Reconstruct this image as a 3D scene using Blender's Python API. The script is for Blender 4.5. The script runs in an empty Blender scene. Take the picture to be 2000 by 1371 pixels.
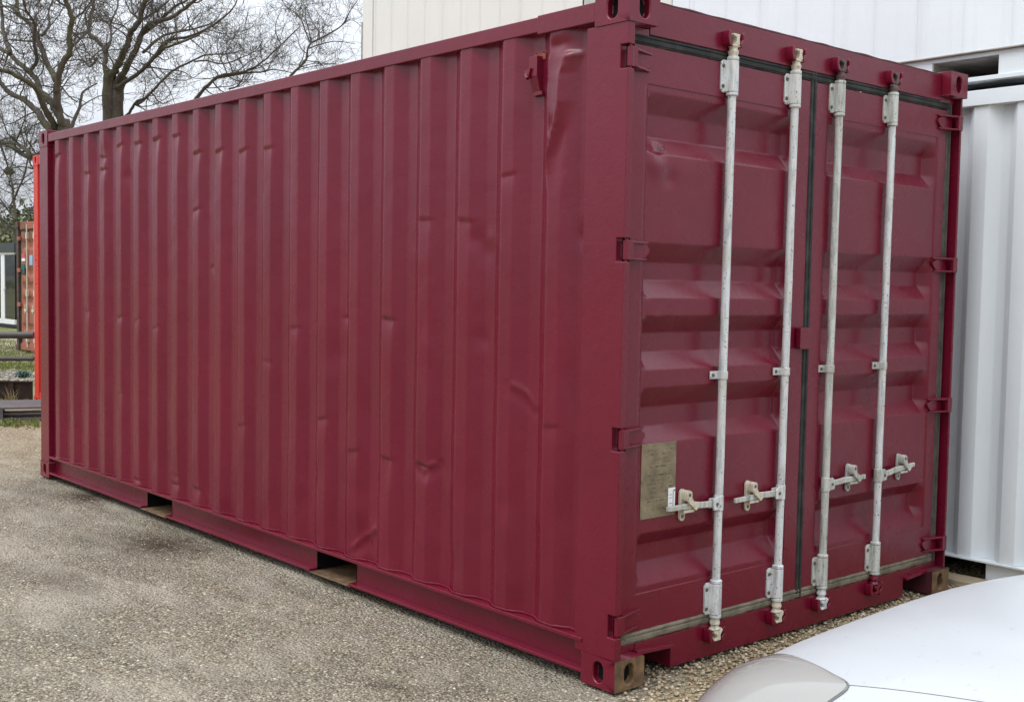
import bpy, bmesh, math, random
import numpy as np
from mathutils import Vector, Matrix, noise as mnoise

random.seed(7)
RNG = np.random.default_rng(7)
scn = bpy.context.scene
COL = scn.collection

# ------------------------------------------------------------------ camera, world, sun, exposure
CAM = (2.9587, -3.1123, 1.5157)
ROT = (1.513707, -0.017583, 0.855032)
FPX = 2284.036                       # focal length in pixels of the 2000 px wide photograph
cam_d = bpy.data.cameras.new('camera')
cam_d.sensor_width = 36.0
cam_d.lens = FPX / 2000 * 36.0
cam_d.clip_start = 0.05
cam_d.clip_end = 900
cam = bpy.data.objects.new('camera', cam_d)
COL.objects.link(cam)
cam.location = CAM
cam.rotation_euler = ROT
scn.camera = cam

SUN_EL, SUN_AZ = math.radians(62), math.radians(188)     # azimuth clockwise from +Y
world = bpy.data.worlds.new('World')
scn.world = world
world.use_nodes = True
wn, wl = world.node_tree.nodes, world.node_tree.links
wn.clear()
w_out = wn.new('ShaderNodeOutputWorld')
w_bg = wn.new('ShaderNodeBackground')
sky = wn.new('ShaderNodeTexSky')
sky.sky_type = 'NISHITA'
sky.sun_disc = False
sky.sun_elevation = SUN_EL
sky.sun_rotation = SUN_AZ
sky.air_density = 2.0
sky.dust_density = 6.0
w_hsv = wn.new('ShaderNodeHueSaturation')
w_hsv.inputs['Saturation'].default_value = 0.12
wl.new(sky.outputs[0], w_hsv.inputs['Color'])
# overcast cloud layer: brighter towards the zenith, broken by soft cloud noise
w_tc = wn.new('ShaderNodeTexCoord')
w_sep = wn.new('ShaderNodeSeparateXYZ')
wl.new(w_tc.outputs['Generated'], w_sep.inputs[0])
w_map = wn.new('ShaderNodeMapRange')
w_map.inputs['From Min'].default_value = 0.0
w_map.inputs['From Max'].default_value = 1.0
w_map.inputs['To Min'].default_value = 7.3
w_map.inputs['To Max'].default_value = 27.0
wl.new(w_sep.outputs['Z'], w_map.inputs['Value'])
w_noise = wn.new('ShaderNodeTexNoise')
w_noise.inputs['Scale'].default_value = 2.2
w_noise.inputs['Detail'].default_value = 5
wl.new(w_tc.outputs['Generated'], w_noise.inputs['Vector'])
w_nm = wn.new('ShaderNodeMapRange')
w_nm.inputs['From Min'].default_value = 0.3
w_nm.inputs['From Max'].default_value = 0.7
w_nm.inputs['To Min'].default_value = 0.9
w_nm.inputs['To Max'].default_value = 1.1
wl.new(w_noise.outputs['Fac'], w_nm.inputs['Value'])
w_mul = wn.new('ShaderNodeMath')
w_mul.operation = 'MULTIPLY'
wl.new(w_map.outputs[0], w_mul.inputs[0])
wl.new(w_nm.outputs[0], w_mul.inputs[1])
w_tint = wn.new('ShaderNodeVectorMath')
w_tint.operation = 'SCALE'
w_tint.inputs[0].default_value = (0.93, 0.985, 1.07)
wl.new(w_mul.outputs[0], w_tint.inputs['Scale'])
w_mix = wn.new('ShaderNodeMix')
w_mix.data_type = 'RGBA'
w_mix.inputs['Factor'].default_value = 0.88
wl.new(w_hsv.outputs[0], w_mix.inputs[6])
wl.new(w_tint.outputs[0], w_mix.inputs[7])
wl.new(w_mix.outputs[2], w_bg.inputs['Color'])
w_bg.inputs['Strength'].default_value = 0.1
wl.new(w_bg.outputs[0], w_out.inputs[0])

sun_d = bpy.data.lights.new('sun', 'SUN')
sun_d.energy = 1.5
sun_d.angle = math.radians(32)
sun_d.color = (1.0, 0.985, 0.965)
sun = bpy.data.objects.new('sun', sun_d)
COL.objects.link(sun)
sd = Vector((math.sin(SUN_AZ) * math.cos(SUN_EL), math.cos(SUN_AZ) * math.cos(SUN_EL), math.sin(SUN_EL)))
sun.rotation_euler = sd.to_track_quat('Z', 'Y').to_euler()
sun.location = sd * 30

scn.view_settings.view_transform = 'Standard'
scn.view_settings.look = 'None'
scn.view_settings.exposure = 0.0
scn.view_settings.gamma = 1.0

# ------------------------------------------------------------------ helpers
from mathutils import Euler
RM = Euler(ROT, 'XYZ').to_matrix()
CV = Vector(CAM)


def at(x, y, depth):
    """point at a photograph pixel and a distance along the view axis"""
    return CV + RM @ (Vector(((x - 1000) / FPX, -(y - 685.5) / FPX, -1.0)) * depth)


def on_ground(x, y, z=0.0):
    d = RM @ Vector(((x - 1000) / FPX, -(y - 685.5) / FPX, -1.0))
    return CV + d * ((z - CV.z) / d.z)


def on_y(x, y, Y):
    d = RM @ Vector(((x - 1000) / FPX, -(y - 685.5) / FPX, -1.0))
    return CV + d * ((Y - CV.y) / d.y)


def tag(o, label=None, cat=None, group=None, kind=None):
    if label: o['label'] = label
    if cat: o['category'] = cat
    if group: o['group'] = group
    if kind: o['kind'] = kind
    return o


def empty(name, loc=(0, 0, 0), label=None, cat=None, group=None, rz=0):
    o = bpy.data.objects.new(name, None)
    o.empty_display_size = 0.1
    COL.objects.link(o)
    o.location = loc
    o.rotation_euler = (0, 0, rz)
    return tag(o, label, cat, group)


def copy_tree(o, parent=None):
    c = o.copy()
    COL.objects.link(c)
    c.parent = parent
    for ch in o.children:
        copy_tree(ch, c)
    return c


class MB:
    def __init__(self):
        self.v, self.f, self.m, self.sm = [], [], [], []
        self.cur = 0

    def add(self, verts, faces, smooth=True):
        b = len(self.v)
        self.v.extend([tuple(p) for p in verts])
        for f in faces:
            self.f.append([b + i for i in f])
            self.m.append(self.cur)
            self.sm.append(smooth)

    def box(self, x0, x1, y0, y1, z0, z1):
        if x0 > x1: x0, x1 = x1, x0
        if y0 > y1: y0, y1 = y1, y0
        if z0 > z1: z0, z1 = z1, z0
        vs = [(x0, y0, z0), (x1, y0, z0), (x1, y1, z0), (x0, y1, z0), (x0, y0, z1), (x1, y0, z1), (x1, y1, z1), (x0, y1, z1)]
        self.add(vs, [(0, 3, 2, 1), (4, 5, 6, 7), (0, 1, 5, 4), (1, 2, 6, 5), (2, 3, 7, 6), (3, 0, 4, 7)])

    def prism(self, poly, axis, a, b):
        """polygon in the two other axes (in order) extruded along axis from a to b"""
        def P(u, w, t):
            return {'x': (t, u, w), 'y': (u, t, w), 'z': (u, w, t)}[axis]
        n = len(poly)
        vs = [P(u, w, a) for u, w in poly] + [P(u, w, b) for u, w in poly]
        fs = [tuple(range(n)), tuple(range(2 * n - 1, n - 1, -1))]
        fs += [(i, i + n, (i + 1) % n + n, (i + 1) % n) for i in range(n)]
        self.add(vs, fs)

    def tube(self, pts, radii, n=8, cap=True):
        pts = [Vector(p) for p in pts]
        if not hasattr(radii, '__len__'): radii = [radii] * len(pts)
        base = len(self.v)
        prev = None
        for i, p in enumerate(pts):
            t = (pts[min(i + 1, len(pts) - 1)] - pts[max(i - 1, 0)])
            if t.length < 1e-9: t = Vector((0, 0, 1))
            t.normalize()
            if prev is None:
                a = t.orthogonal().normalized()
            else:
                a = prev - t * prev.dot(t)
                a = a.normalized() if a.length > 1e-6 else t.orthogonal().normalized()
            prev = a
            b = t.cross(a)
            for k in range(n):
                ang = 2 * math.pi * k / n
                self.v.append(tuple(p + (a * math.cos(ang) + b * math.sin(ang)) * radii[i]))
        for i in range(len(pts) - 1):
            for k in range(n):
                k2 = (k + 1) % n
                self.f.append([base + i * n + k, base + i * n + k2, base + (i + 1) * n + k2, base + (i + 1) * n + k])
                self.m.append(self.cur); self.sm.append(True)
        if cap:
            self.f.append([base + k for k in range(n)][::-1]); self.m.append(self.cur); self.sm.append(True)
            e = base + (len(pts) - 1) * n
            self.f.append([e + k for k in range(n)]); self.m.append(self.cur); self.sm.append(True)

    def lathe(self, cx, cy, prof, n=20):
        """profile [(r, z)] turned about a vertical axis"""
        self.tube([(cx, cy, z) for r, z in prof], [r for r, z in prof], n)

    def cyl(self, p, q, r, n=12):
        self.tube([p, q], r, n)

    def stadium(self, cx, cz, w, h, x0, x1, n=8):
        """upright rounded plate in the YZ plane, extruded along x"""
        r = w / 2
        poly = []
        for k in range(n + 1):
            a = math.pi * k / n
            poly.append((cx + r * math.cos(a), cz + (h / 2 - r) + r * math.sin(a)))
        for k in range(n + 1):
            a = math.pi + math.pi * k / n
            poly.append((cx + r * math.cos(a), cz - (h / 2 - r) + r * math.sin(a)))
        self.prism(poly, 'x', x0, x1)

    def build(self, name, mat, parent=None, label=None, bevel=0.0, seg=2, angle=35, cat=None, group=None, kind=None, fix=True, loc=None):
        me = bpy.data.meshes.new(name)
        off = Vector(loc) if loc is not None else None
        vs = self.v if off is None else [(p[0] - off.x, p[1] - off.y, p[2] - off.z) for p in self.v]
        me.from_pydata(vs, [], self.f)
        mats = mat if isinstance(mat, (list, tuple)) else [mat]
        for mm in mats: me.materials.append(mm)
        if len(mats) > 1: me.polygons.foreach_set('material_index', self.m)
        me.polygons.foreach_set('use_smooth', self.sm)
        me.update()
        if fix:
            bm = bmesh.new(); bm.from_mesh(me)
            bmesh.ops.recalc_face_normals(bm, faces=bm.faces)
            bm.to_mesh(me); bm.free()
        if angle: me.set_sharp_from_angle(angle=math.radians(angle))
        o = bpy.data.objects.new(name, me)
        COL.objects.link(o)
        if off is not None: o.location = off
        if parent is not None: o.parent = parent
        if bevel > 0:
            b = o.modifiers.new('bevel', 'BEVEL')
            b.width = bevel; b.segments = seg; b.limit_method = 'ANGLE'; b.angle_limit = math.radians(40)
            b.harden_normals = True
        return tag(o, label, cat, group, kind)


def grid_mesh(name, X, Y, Z, mat, parent=None, angle=None, **kw):
    """2-D arrays of coordinates -> smooth quad sheet"""
    h, w = X.shape
    me = bpy.data.meshes.new(name)
    vs = np.stack([X, Y, Z], -1).reshape(-1, 3)
    idx = np.arange(h * w).reshape(h, w)
    q = np.stack([idx[:-1, :-1], idx[:-1, 1:], idx[1:, 1:], idx[1:, :-1]], -1).reshape(-1, 4)
    me.from_pydata(vs.tolist(), [], q.tolist())
    me.materials.append(mat)
    me.polygons.foreach_set('use_smooth', [True] * len(me.polygons))
    me.update()
    if angle: me.set_sharp_from_angle(angle=math.radians(angle))
    o = bpy.data.objects.new(name, me)
    COL.objects.link(o)
    if parent is not None: o.parent = parent
    return tag(o, **kw)


# ------------------------------------------------------------------ materials
def new_mat(name):
    m = bpy.data.materials.new(name)
    m.use_nodes = True
    n = m.node_tree.nodes
    return m, n, m.node_tree.links, n['Principled BSDF']


def node(n, t, **kw):
    x = n.new(t)
    for k, v in kw.items():
        if k in x.inputs: x.inputs[k].default_value = v
        else: setattr(x, k, v)
    return x


def ramp(n, l, src, stops):
    r = n.new('ShaderNodeValToRGB')
    e = r.color_ramp.elements
    while len(e) < len(stops): e.new(0.5)
    for i, (p, c) in enumerate(stops):
        e[i].position = p
        e[i].color = (c[0], c[1], c[2], 1) if hasattr(c, '__len__') else (c, c, c, 1)
    l.new(src, r.inputs[0])
    return r.outputs[0]


def mixc(n, l, fac, a, b, mode='MIX'):
    m = n.new('ShaderNodeMix')
    m.data_type = 'RGBA'
    m.blend_type = mode
    for s, i in ((fac, 0), (a, 6), (b, 7)):
        if isinstance(s, bpy.types.NodeSocket): l.new(s, m.inputs[i])
        elif hasattr(s, '__len__'): m.inputs[i].default_value = (s[0], s[1], s[2], 1)
        else: m.inputs[i].default_value = s
    return m.outputs[2]


def noise(n, l, scale, detail=4, vec=None, rough=0.55):
    t = node(n, 'ShaderNodeTexNoise', Scale=scale, Detail=detail, Roughness=rough)
    if vec is None:
        tc = n.new('ShaderNodeTexCoord'); vec = tc.outputs['Object']
    l.new(vec, t.inputs['Vector'])
    return t.outputs['Fac']


def stretched(n, l, sx, sy, sz):
    tc = n.new('ShaderNodeTexCoord')
    mp = n.new('ShaderNodeMapping')
    mp.inputs['Scale'].default_value = (sx, sy, sz)
    l.new(tc.outputs['Object'], mp.inputs[0])
    return mp.outputs[0]


def bump(n, l, bsdf, src, strength, dist):
    b = node(n, 'ShaderNodeBump', Strength=strength, Distance=dist)
    l.new(src, b.inputs['Height'])
    l.new(b.outputs[0], bsdf.inputs['Normal'])
    return b


def simple(name, col, rough=0.5, metal=0.0, var=0.12, scale=8, bmp=0.0, bscale=60, bdist=0.002):
    m, n, l, b = new_mat(name)
    f = noise(n, l, scale)
    c = ramp(n, l, f, [(0.3, [k * (1 - var) for k in col]), (0.7, [min(1, k * (1 + var)) for k in col])])
    l.new(c, b.inputs['Base Color'])
    b.inputs['Roughness'].default_value = rough
    b.inputs['Metallic'].default_value = metal
    if bmp: bump(n, l, b, noise(n, l, bscale, 3), bmp, bdist)
    return m


def paint_mat(name, col, rough=0.4, scuff=True, spec=0.36, grime=False):
    """thick brushed-over steel paint: orange peel, lumps, faint dust and a few pale scuffs"""
    m, n, l, b = new_mat(name)
    f1 = noise(n, l, 1.7, 5)
    c = ramp(n, l, f1, [(0.28, [k * (0.90 if scuff else 0.965) for k in col]), (0.72, [k * (1.10 if scuff else 1.03) for k in col])])
    f2 = noise(n, l, 38, 4)
    c = mixc(n, l, ramp(n, l, f2, [(0.45, 0.0), (0.8, 0.22 if scuff else 0.05)]), c, [col[0] * 0.8, col[1] * 0.75, col[2] * 0.78])
    if scuff:
        v = stretched(n, l, 1.0, 1.0, 0.25)
        f3 = noise(n, l, 5.0, 8, v, 0.72)
        c = mixc(n, l, ramp(n, l, f3, [(0.60, 0.0), (0.80, 0.30)]), c, [col[0] * 1.08 + 0.02, col[1] + 0.018, col[2] + 0.026])
        f4 = noise(n, l, 60, 2)
        c = mixc(n, l, ramp(n, l, f4, [(0.73, 0.0), (0.76, 0.7)]), c, [0.05, 0.012, 0.012])
    if grime:
        gv = stretched(n, l, 1, 1, 0.05)
        c = mixc(n, l, ramp(n, l, noise(n, l, 9, 7, gv, 0.7), [(0.54, 0.0), (0.80, 0.18)]), c, (0.36, 0.35, 0.32))
        c = mixc(n, l, ramp(n, l, noise(n, l, 30, 6, None, 0.75), [(0.68, 0.0), (0.76, 0.35)]), c, (0.30, 0.27, 0.23))
    l.new(c, b.inputs['Base Color'])
    r = ramp(n, l, noise(n, l, 6, 5), [(0.3, rough - 0.04), (0.7, rough + 0.08)])
    l.new(r, b.inputs['Roughness'])
    b.inputs['Specular IOR Level'].default_value = spec
    h1 = noise(n, l, 140, 2)
    h2 = noise(n, l, 16, 3)
    mm = node(n, 'ShaderNodeMath', operation='MULTIPLY_ADD')
    l.new(h2, mm.inputs[0]); mm.inputs[1].default_value = 2.2; l.new(h1, mm.inputs[2])
    bump(n, l, b, mm.outputs[0], 0.32, 0.0016)
    return m


def worn_white(name, base, dirt, amt, yel):
    """old white paint on steel bars: algae streaks running along the bar, chips down to grey"""
    m, n, l, b = new_mat(name)
    v = stretched(n, l, 1, 1, 0.12)
    f = noise(n, l, 55, 6, v, 0.7)
    c = mixc(n, l, ramp(n, l, f, [(0.62 - amt, 0.0), (0.72 - amt * 0.4, 0.75)]), base, dirt)
    f2 = noise(n, l, 9, 4)
    c = mixc(n, l, ramp(n, l, f2, [(0.45, 0.0), (0.7, 0.55)]), c, yel)
    f3 = noise(n, l, 95, 3)
    c = mixc(n, l, ramp(n, l, f3, [(0.63, 0.0), (0.67, 0.85)]), c, [0.10, 0.085, 0.07])
    l.new(c, b.inputs['Base Color'])
    b.inputs['Roughness'].default_value = 0.6
    bump(n, l, b, f, 0.25, 0.001)
    return m


M = {}
M['burgundy'] = paint_mat('burgundy_paint', (0.142, 0.0045, 0.0200), 0.26, True, 0.46)
M['burgundy_dark'] = simple('burgundy_edge', (0.06, 0.008, 0.012), 0.6, var=0.4, scale=20)  # rusty header edge; also shade painted into hinge channel and casting sides
M['bar_white'] = worn_white('worn_white_paint', (0.66, 0.675, 0.675), (0.25, 0.265, 0.26), 0.16, (0.52, 0.50, 0.43))
M['bar_dirty'] = worn_white('algae_stained_paint', (0.56, 0.57, 0.53), (0.17, 0.18, 0.155), 0.18, (0.38, 0.365, 0.30))
M['bar_cream'] = worn_white('cream_paint', (0.60, 0.55, 0.43), (0.26, 0.235, 0.19), 0.10, (0.54, 0.48, 0.35))
M['cam_stained'] = worn_white('stained_cam', (0.10, 0.085, 0.075), (0.12, 0.02, 0.03), 0.16, (0.10, 0.015, 0.025))
M['bolt'] = simple('dirty_bolt', (0.10, 0.085, 0.065), 0.7, var=0.4, scale=60)
M['black'] = simple('black_void', (0.012, 0.011, 0.011), 0.8)  # matt black; also the painted shade inside pockets, casting holes and hinge channel
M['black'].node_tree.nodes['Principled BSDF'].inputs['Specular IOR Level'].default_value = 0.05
M['rust'] = simple('rusty_steel', (0.15, 0.088, 0.042), 0.8, var=0.55, scale=22, bmp=0.4, bscale=120)


def rubber_mat(name, dark, dust, k):
    m, n, l, b = new_mat(name)
    f = noise(n, l, 14, 8, None, 0.7)
    c = mixc(n, l, ramp(n, l, f, [(0.40 - k, 0.0), (0.66 - k, 0.9)]), dark, dust)
    l.new(c, b.inputs['Base Color'])
    b.inputs['Roughness'].default_value = 0.8
    bump(n, l, b, f, 0.5, 0.003)
    return m


M['gasket'] = rubber_mat('black_gasket', (0.011, 0.0115, 0.0115), (0.05, 0.048, 0.042), -0.04)
M['gasket_dirty'] = rubber_mat('dusty_gasket', (0.07, 0.063, 0.048), (0.215, 0.185, 0.13), 0.09)
M['gasket_side'] = rubber_mat('side_gasket', (0.035, 0.031, 0.026), (0.095, 0.085, 0.068), 0.02)
M['white'] = paint_mat('white_container_paint', (0.70, 0.745, 0.765), 0.38, False)
M['white_panel'] = paint_mat('white_panel', (0.735, 0.785, 0.81), 0.45, False, 0.36, True)
M['cream'] = paint_mat('cream_panel', (0.72, 0.715, 0.66), 0.45, False, 0.36, True)
M['cream_green'] = paint_mat('greenish_panel', (0.50, 0.54, 0.46), 0.45, False)
M['grey_lip'] = simple('dusty_lip', (0.33, 0.30, 0.27), 0.7, var=0.3, scale=10)
M['bright_red'] = paint_mat('bright_red_paint', (0.56, 0.042, 0.030), 0.38, False)
M['orange_rust'] = None


def faded_orange():
    m, n, l, b = new_mat('faded_orange_paint')
    f = noise(n, l, 3, 7, None, 0.7)
    c = ramp(n, l, f, [(0.35, (0.34, 0.095, 0.05)), (0.52, (0.32, 0.115, 0.07)), (0.62, (0.15, 0.065, 0.045))])
    l.new(c, b.inputs['Base Color'])
    b.inputs['Roughness'].default_value = 0.7
    return m


M['orange_rust'] = faded_orange()
M['rust_dark'] = simple('dark_rust', (0.075, 0.045, 0.035), 0.75, var=0.4, scale=14)
M['dark_steel'] = simple('dark_steel', (0.045, 0.04, 0.036), 0.55, var=0.3, scale=12, bmp=0.2)
M['brown_board'] = simple('brown_board', (0.034, 0.017, 0.012), 0.9, var=0.3, scale=7)
M['anthracite'] = simple('anthracite', (0.03, 0.034, 0.04), 0.5)
M['pvc'] = simple('white_frame', (0.78, 0.79, 0.80), 0.35, var=0.03)


def glass_dark():
    m, n, l, b = new_mat('dark_glass')
    b.inputs['Base Color'].default_value = (0.012, 0.016, 0.016, 1)
    b.inputs['Roughness'].default_value = 0.06
    return m


M['glass'] = glass_dark()


def wood_mat(name, col):
    m, n, l, b = new_mat(name)
    v = stretched(n, l, 2, 14, 14)
    f = noise(n, l, 6, 6, v, 0.65)
    c = ramp(n, l, f, [(0.3, [k * 0.55 for k in col]), (0.55, col), (0.75, [k * 1.3 for k in col])])
    l.new(c, b.inputs['Base Color'])
    b.inputs['Roughness'].default_value = 0.85
    bump(n, l, b, f, 0.4, 0.003)
    return m


M['wood_grey'] = wood_mat('weathered_wood', (0.125, 0.118, 0.118))
M['wood_tan'] = wood_mat('tan_timber', (0.34, 0.27, 0.18))


def plate_mat():
    """tarnished engraved data plate: worn lines of stamped text that can no longer be read"""
    m, n, l, b = new_mat('tarnished_plate')
    tc = n.new('ShaderNodeTexCoord')
    mp = n.new('ShaderNodeMapping'); mp.inputs['Scale'].default_value = (1, 1, 1)
    l.new(tc.outputs['Object'], mp.inputs[0])
    f = noise(n, l, 22, 7, None, 0.7)
    c = ramp(n, l, f, [(0.3, (0.165, 0.125, 0.075)), (0.5, (0.25, 0.198, 0.125)), (0.72, (0.34, 0.28, 0.185))])
    g = noise(n, l, 9, 5)
    c = mixc(n, l, ramp(n, l, g, [(0.52, 0.0), (0.68, 0.5)]), c, (0.10, 0.085, 0.06))
    l.new(c, b.inputs['Base Color'])
    b.inputs['Roughness'].default_value = 0.55
    b.inputs['Metallic'].default_value = 0.35
    return m


M['plate'] = plate_mat()
M['ink'] = simple('dark_ink', (0.06, 0.05, 0.04), 0.8)
M['ink_red'] = simple('marker_ink', (0.045, 0.006, 0.012), 0.8)
M['sticker'] = simple('white_sticker', (0.78, 0.78, 0.78), 0.5, var=0.03)
M['teal'] = simple('teal_label', (0.01, 0.10, 0.10), 0.5)
M['pinkred'] = simple('red_label', (0.55, 0.08, 0.08), 0.5)
M['paleblue'] = simple('blue_label', (0.30, 0.42, 0.60), 0.5)


def bark_mat(name, col, moss):
    m, n, l, b = new_mat(name)
    f = noise(n, l, 9, 6, stretched(n, l, 1, 1, 0.3), 0.65)
    c = ramp(n, l, f, [(0.3, [k * 0.55 for k in col]), (0.7, [k * 1.3 for k in col])])
    g = noise(n, l, 1.6, 5)
    c = mixc(n, l, ramp(n, l, g, [(0.48, 0.0), (0.66, 0.75)]), c, moss)
    l.new(c, b.inputs['Base Color'])
    b.inputs['Roughness'].default_value = 0.9
    bump(n, l, b, f, 0.6, 0.02)
    return m


M['bark'] = bark_mat('mossy_bark', (0.082, 0.069, 0.050), (0.085, 0.084, 0.030))
M['twig'] = bark_mat('twig_bark', (0.085, 0.071, 0.058), (0.078, 0.073, 0.042))


def leaf_mat(name, a, c2):
    m, n, l, b = new_mat(name)
    g = n.new('ShaderNodeNewGeometry')
    c = ramp(n, l, g.outputs['Random Per Island'], [(0.0, a), (1.0, c2)])
    l.new(c, b.inputs['Base Color'])
    b.inputs['Roughness'].default_value = 0.6
    b.inputs['Transmission Weight'].default_value = 0.0
    return m


M['leaf_olive'] = leaf_mat('olive_leaves', (0.05, 0.065, 0.02), (0.15, 0.16, 0.06))
M['leaf_dark'] = leaf_mat('dark_leaves', (0.04, 0.05, 0.022), (0.11, 0.125, 0.055))
M['leaf_teal'] = leaf_mat('bluish_leaves', (0.05, 0.11, 0.085), (0.12, 0.20, 0.15))
M['grass'] = leaf_mat('grass_blades', (0.10, 0.13, 0.025), (0.24, 0.26, 0.07))
M['mistletoe'] = leaf_mat('mistletoe_leaves', (0.05, 0.07, 0.04), (0.12, 0.14, 0.08))


def ground_mat():
    m, n, l, b = new_mat('gravel_yard')
    tc = n.new('ShaderNodeTexCoord')
    P = tc.outputs['Object']
    sep = n.new('ShaderNodeSeparateXYZ'); l.new(P, sep.inputs[0])
    # warped coordinates so the stones are not a regular cell pattern
    vo = node(n, 'ShaderNodeTexVoronoi', Scale=78.0, Randomness=1.0)
    l.new(P, vo.inputs['Vector'])
    vs = n.new('ShaderNodeSeparateColor'); l.new(vo.outputs['Color'], vs.inputs[0])
    stone = ramp(n, l, vs.outputs[0], [(0.0, (0.093, 0.077, 0.056)), (0.22, (0.254, 0.206, 0.144)), (0.5, (0.406, 0.336, 0.232)), (0.75, (0.322, 0.270, 0.194)), (0.9, (0.576, 0.492, 0.368)), (1.0, (0.766, 0.787, 0.644))])
    vo2 = node(n, 'ShaderNodeTexVoronoi', Scale=150.0, Randomness=1.0)
    l.new(P, vo2.inputs['Vector'])
    vs2 = n.new('ShaderNodeSeparateColor'); l.new(vo2.outputs['Color'], vs2.inputs[0])
    grit = ramp(n, l, vs2.outputs[1], [(0.0, (0.110, 0.094, 0.072)), (0.5, (0.339, 0.289, 0.217)), (0.9, (0.474, 0.410, 0.314)), (1.0, (0.766, 0.705, 0.580))])
    which = ramp(n, l, noise(n, l, 5.0, 6, P, 0.7), [(0.42, 0.0), (0.58, 1.0)])
    base = mixc(n, l, which, grit, stone)
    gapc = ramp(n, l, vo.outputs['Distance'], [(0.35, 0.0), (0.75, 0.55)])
    base = mixc(n, l, gapc, base, (0.07, 0.062, 0.05))  # soil in the gaps, darkened as occlusion painted between the stones
    # trodden dust between the stones
    dust = ramp(n, l, noise(n, l, 1.5, 8, stretched(n, l, 0.7, 1.7, 1), 0.68), [(0.48, 0.0), (0.62, 0.9)])
    fine = ramp(n, l, noise(n, l, 70, 6, P, 0.75), [(0.3, (0.263, 0.230, 0.181)), (0.55, (0.441, 0.391, 0.311)), (0.75, (0.597, 0.542, 0.449))])
    base = mixc(n, l, dust, base, fine)
    # damp grey areas
    damp = ramp(n, l, noise(n, l, 0.8, 7, stretched(n, l, 0.8, 1.6, 1), 0.66), [(0.45, 0.0), (0.62, 0.75)])
    base = mixc(n, l, damp, base, mixc(n, l, 1.0, base, (0.56, 0.56, 0.53), 'MULTIPLY'))
    # earthy stains at their own places on the ground
    for (px, py, rx, ry, k) in ((325, 1060, 0.62, 0.40, 1.0), (168, 968, 0.42, 0.28, 1.0), (120, 1130, 0.5, 0.22, 0.5), (760, 1330, 0.30, 0.16, 0.45), (560, 1140, 0.35, 0.10, 0.4), (460, 1160, 0.20, 0.06, 0.45)):
        g = on_ground(px, py)
        dx = node(n, 'ShaderNodeVectorMath', operation='SUBTRACT'); l.new(P, dx.inputs[0]); dx.inputs[1].default_value = (g.x, g.y, 0)
        sc = node(n, 'ShaderNodeVectorMath', operation='MULTIPLY'); l.new(dx.outputs[0], sc.inputs[0]); sc.inputs[1].default_value = (1 / rx, 1 / ry, 0)
        ln = node(n, 'ShaderNodeVectorMath', operation='LENGTH'); l.new(sc.outputs[0], ln.inputs[0])
        ad = node(n, 'ShaderNodeMath', operation='MULTIPLY_ADD'); l.new(noise(n, l, 7, 6, P, 0.7), ad.inputs[0]); ad.inputs[1].default_value = 0.9; l.new(ln.outputs['Value'], ad.inputs[2])
        fac = ramp(n, l, ad.outputs[0], [(0.0, k), (0.7, k * 0.9), (1.0, 0.0)])
        sc2 = node(n, 'ShaderNodeMath', operation='MULTIPLY'); l.new(ad.outputs[0], sc2.inputs[0]); sc2.inputs[1].default_value = 0.55
        fac = ramp(n, l, sc2.outputs[0], [(0.32, k), (0.72, 0.0)])
        base = mixc(n, l, fac, base, mixc(n, l, 1.0, base, (0.27, 0.215, 0.175), 'MULTIPLY'))
    # warm pea gravel round the door end and beyond the far corner
    pea = node(n, 'ShaderNodeMath', operation='MULTIPLY_ADD'); l.new(sep.outputs['Y'], pea.inputs[0]); pea.inputs[1].default_value = 0.35; l.new(sep.outputs['X'], pea.inputs[2])
    pf = ramp(n, l, pea.outputs[0], [(0.0, 0.0), (0.30, 1.0)])
    base = mixc(n, l, pf, base, mixc(n, l, 0.75, base, mixc(n, l, 1.0, stone, (1.10, 1.0, 0.78), 'MULTIPLY')))
    fm = node(n, 'ShaderNodeMath', operation='MULTIPLY'); l.new(sep.outputs['X'], fm.inputs[0]); fm.inputs[1].default_value = -0.1
    base = mixc(n, l, ramp(n, l, fm.outputs[0], [(0.58, 0.0), (0.72, 0.32)]), base, mixc(n, l, 1.0, stone, (1.22, 1.10, 0.84), 'MULTIPLY'))
    # grass growing in far away
    neg = node(n, 'ShaderNodeMath', operation='MULTIPLY'); l.new(sep.outputs['X'], neg.inputs[0]); neg.inputs[1].default_value = -0.02
    gm = ramp(n, l, neg.outputs[0], [(0.20, 0.0), (0.27, 1.0)])
    gn = ramp(n, l, noise(n, l, 0.6, 6, P, 0.65), [(0.42, 0.0), (0.54, 1.0)])
    gf = node(n, 'ShaderNodeMath', operation='MULTIPLY'); l.new(gm, gf.inputs[0]); l.new(gn, gf.inputs[1])
    base = mixc(n, l, gf.outputs[0], base, ramp(n, l, noise(n, l, 14, 5, P), [(0.3, (0.10, 0.12, 0.03)), (0.7, (0.22, 0.23, 0.08))]))
    l.new(base, b.inputs['Base Color'])
    b.inputs['Roughness'].default_value = 0.88
    b.inputs['Specular IOR Level'].default_value = 0.25
    h = node(n, 'ShaderNodeMath', operation='MULTIPLY'); l.new(vo.outputs['Distance'], h.inputs[0]); h.inputs[1].default_value = -1.0
    hh = node(n, 'ShaderNodeMath', operation='MULTIPLY_ADD'); l.new(noise(n, l, 40, 5, P, 0.7), hh.inputs[0]); hh.inputs[1].default_value = 0.9; l.new(h.outputs[0], hh.inputs[2])
    bump(n, l, b, hh.outputs[0], 1.0, 0.016)
    return m


M['ground'] = ground_mat()


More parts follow.
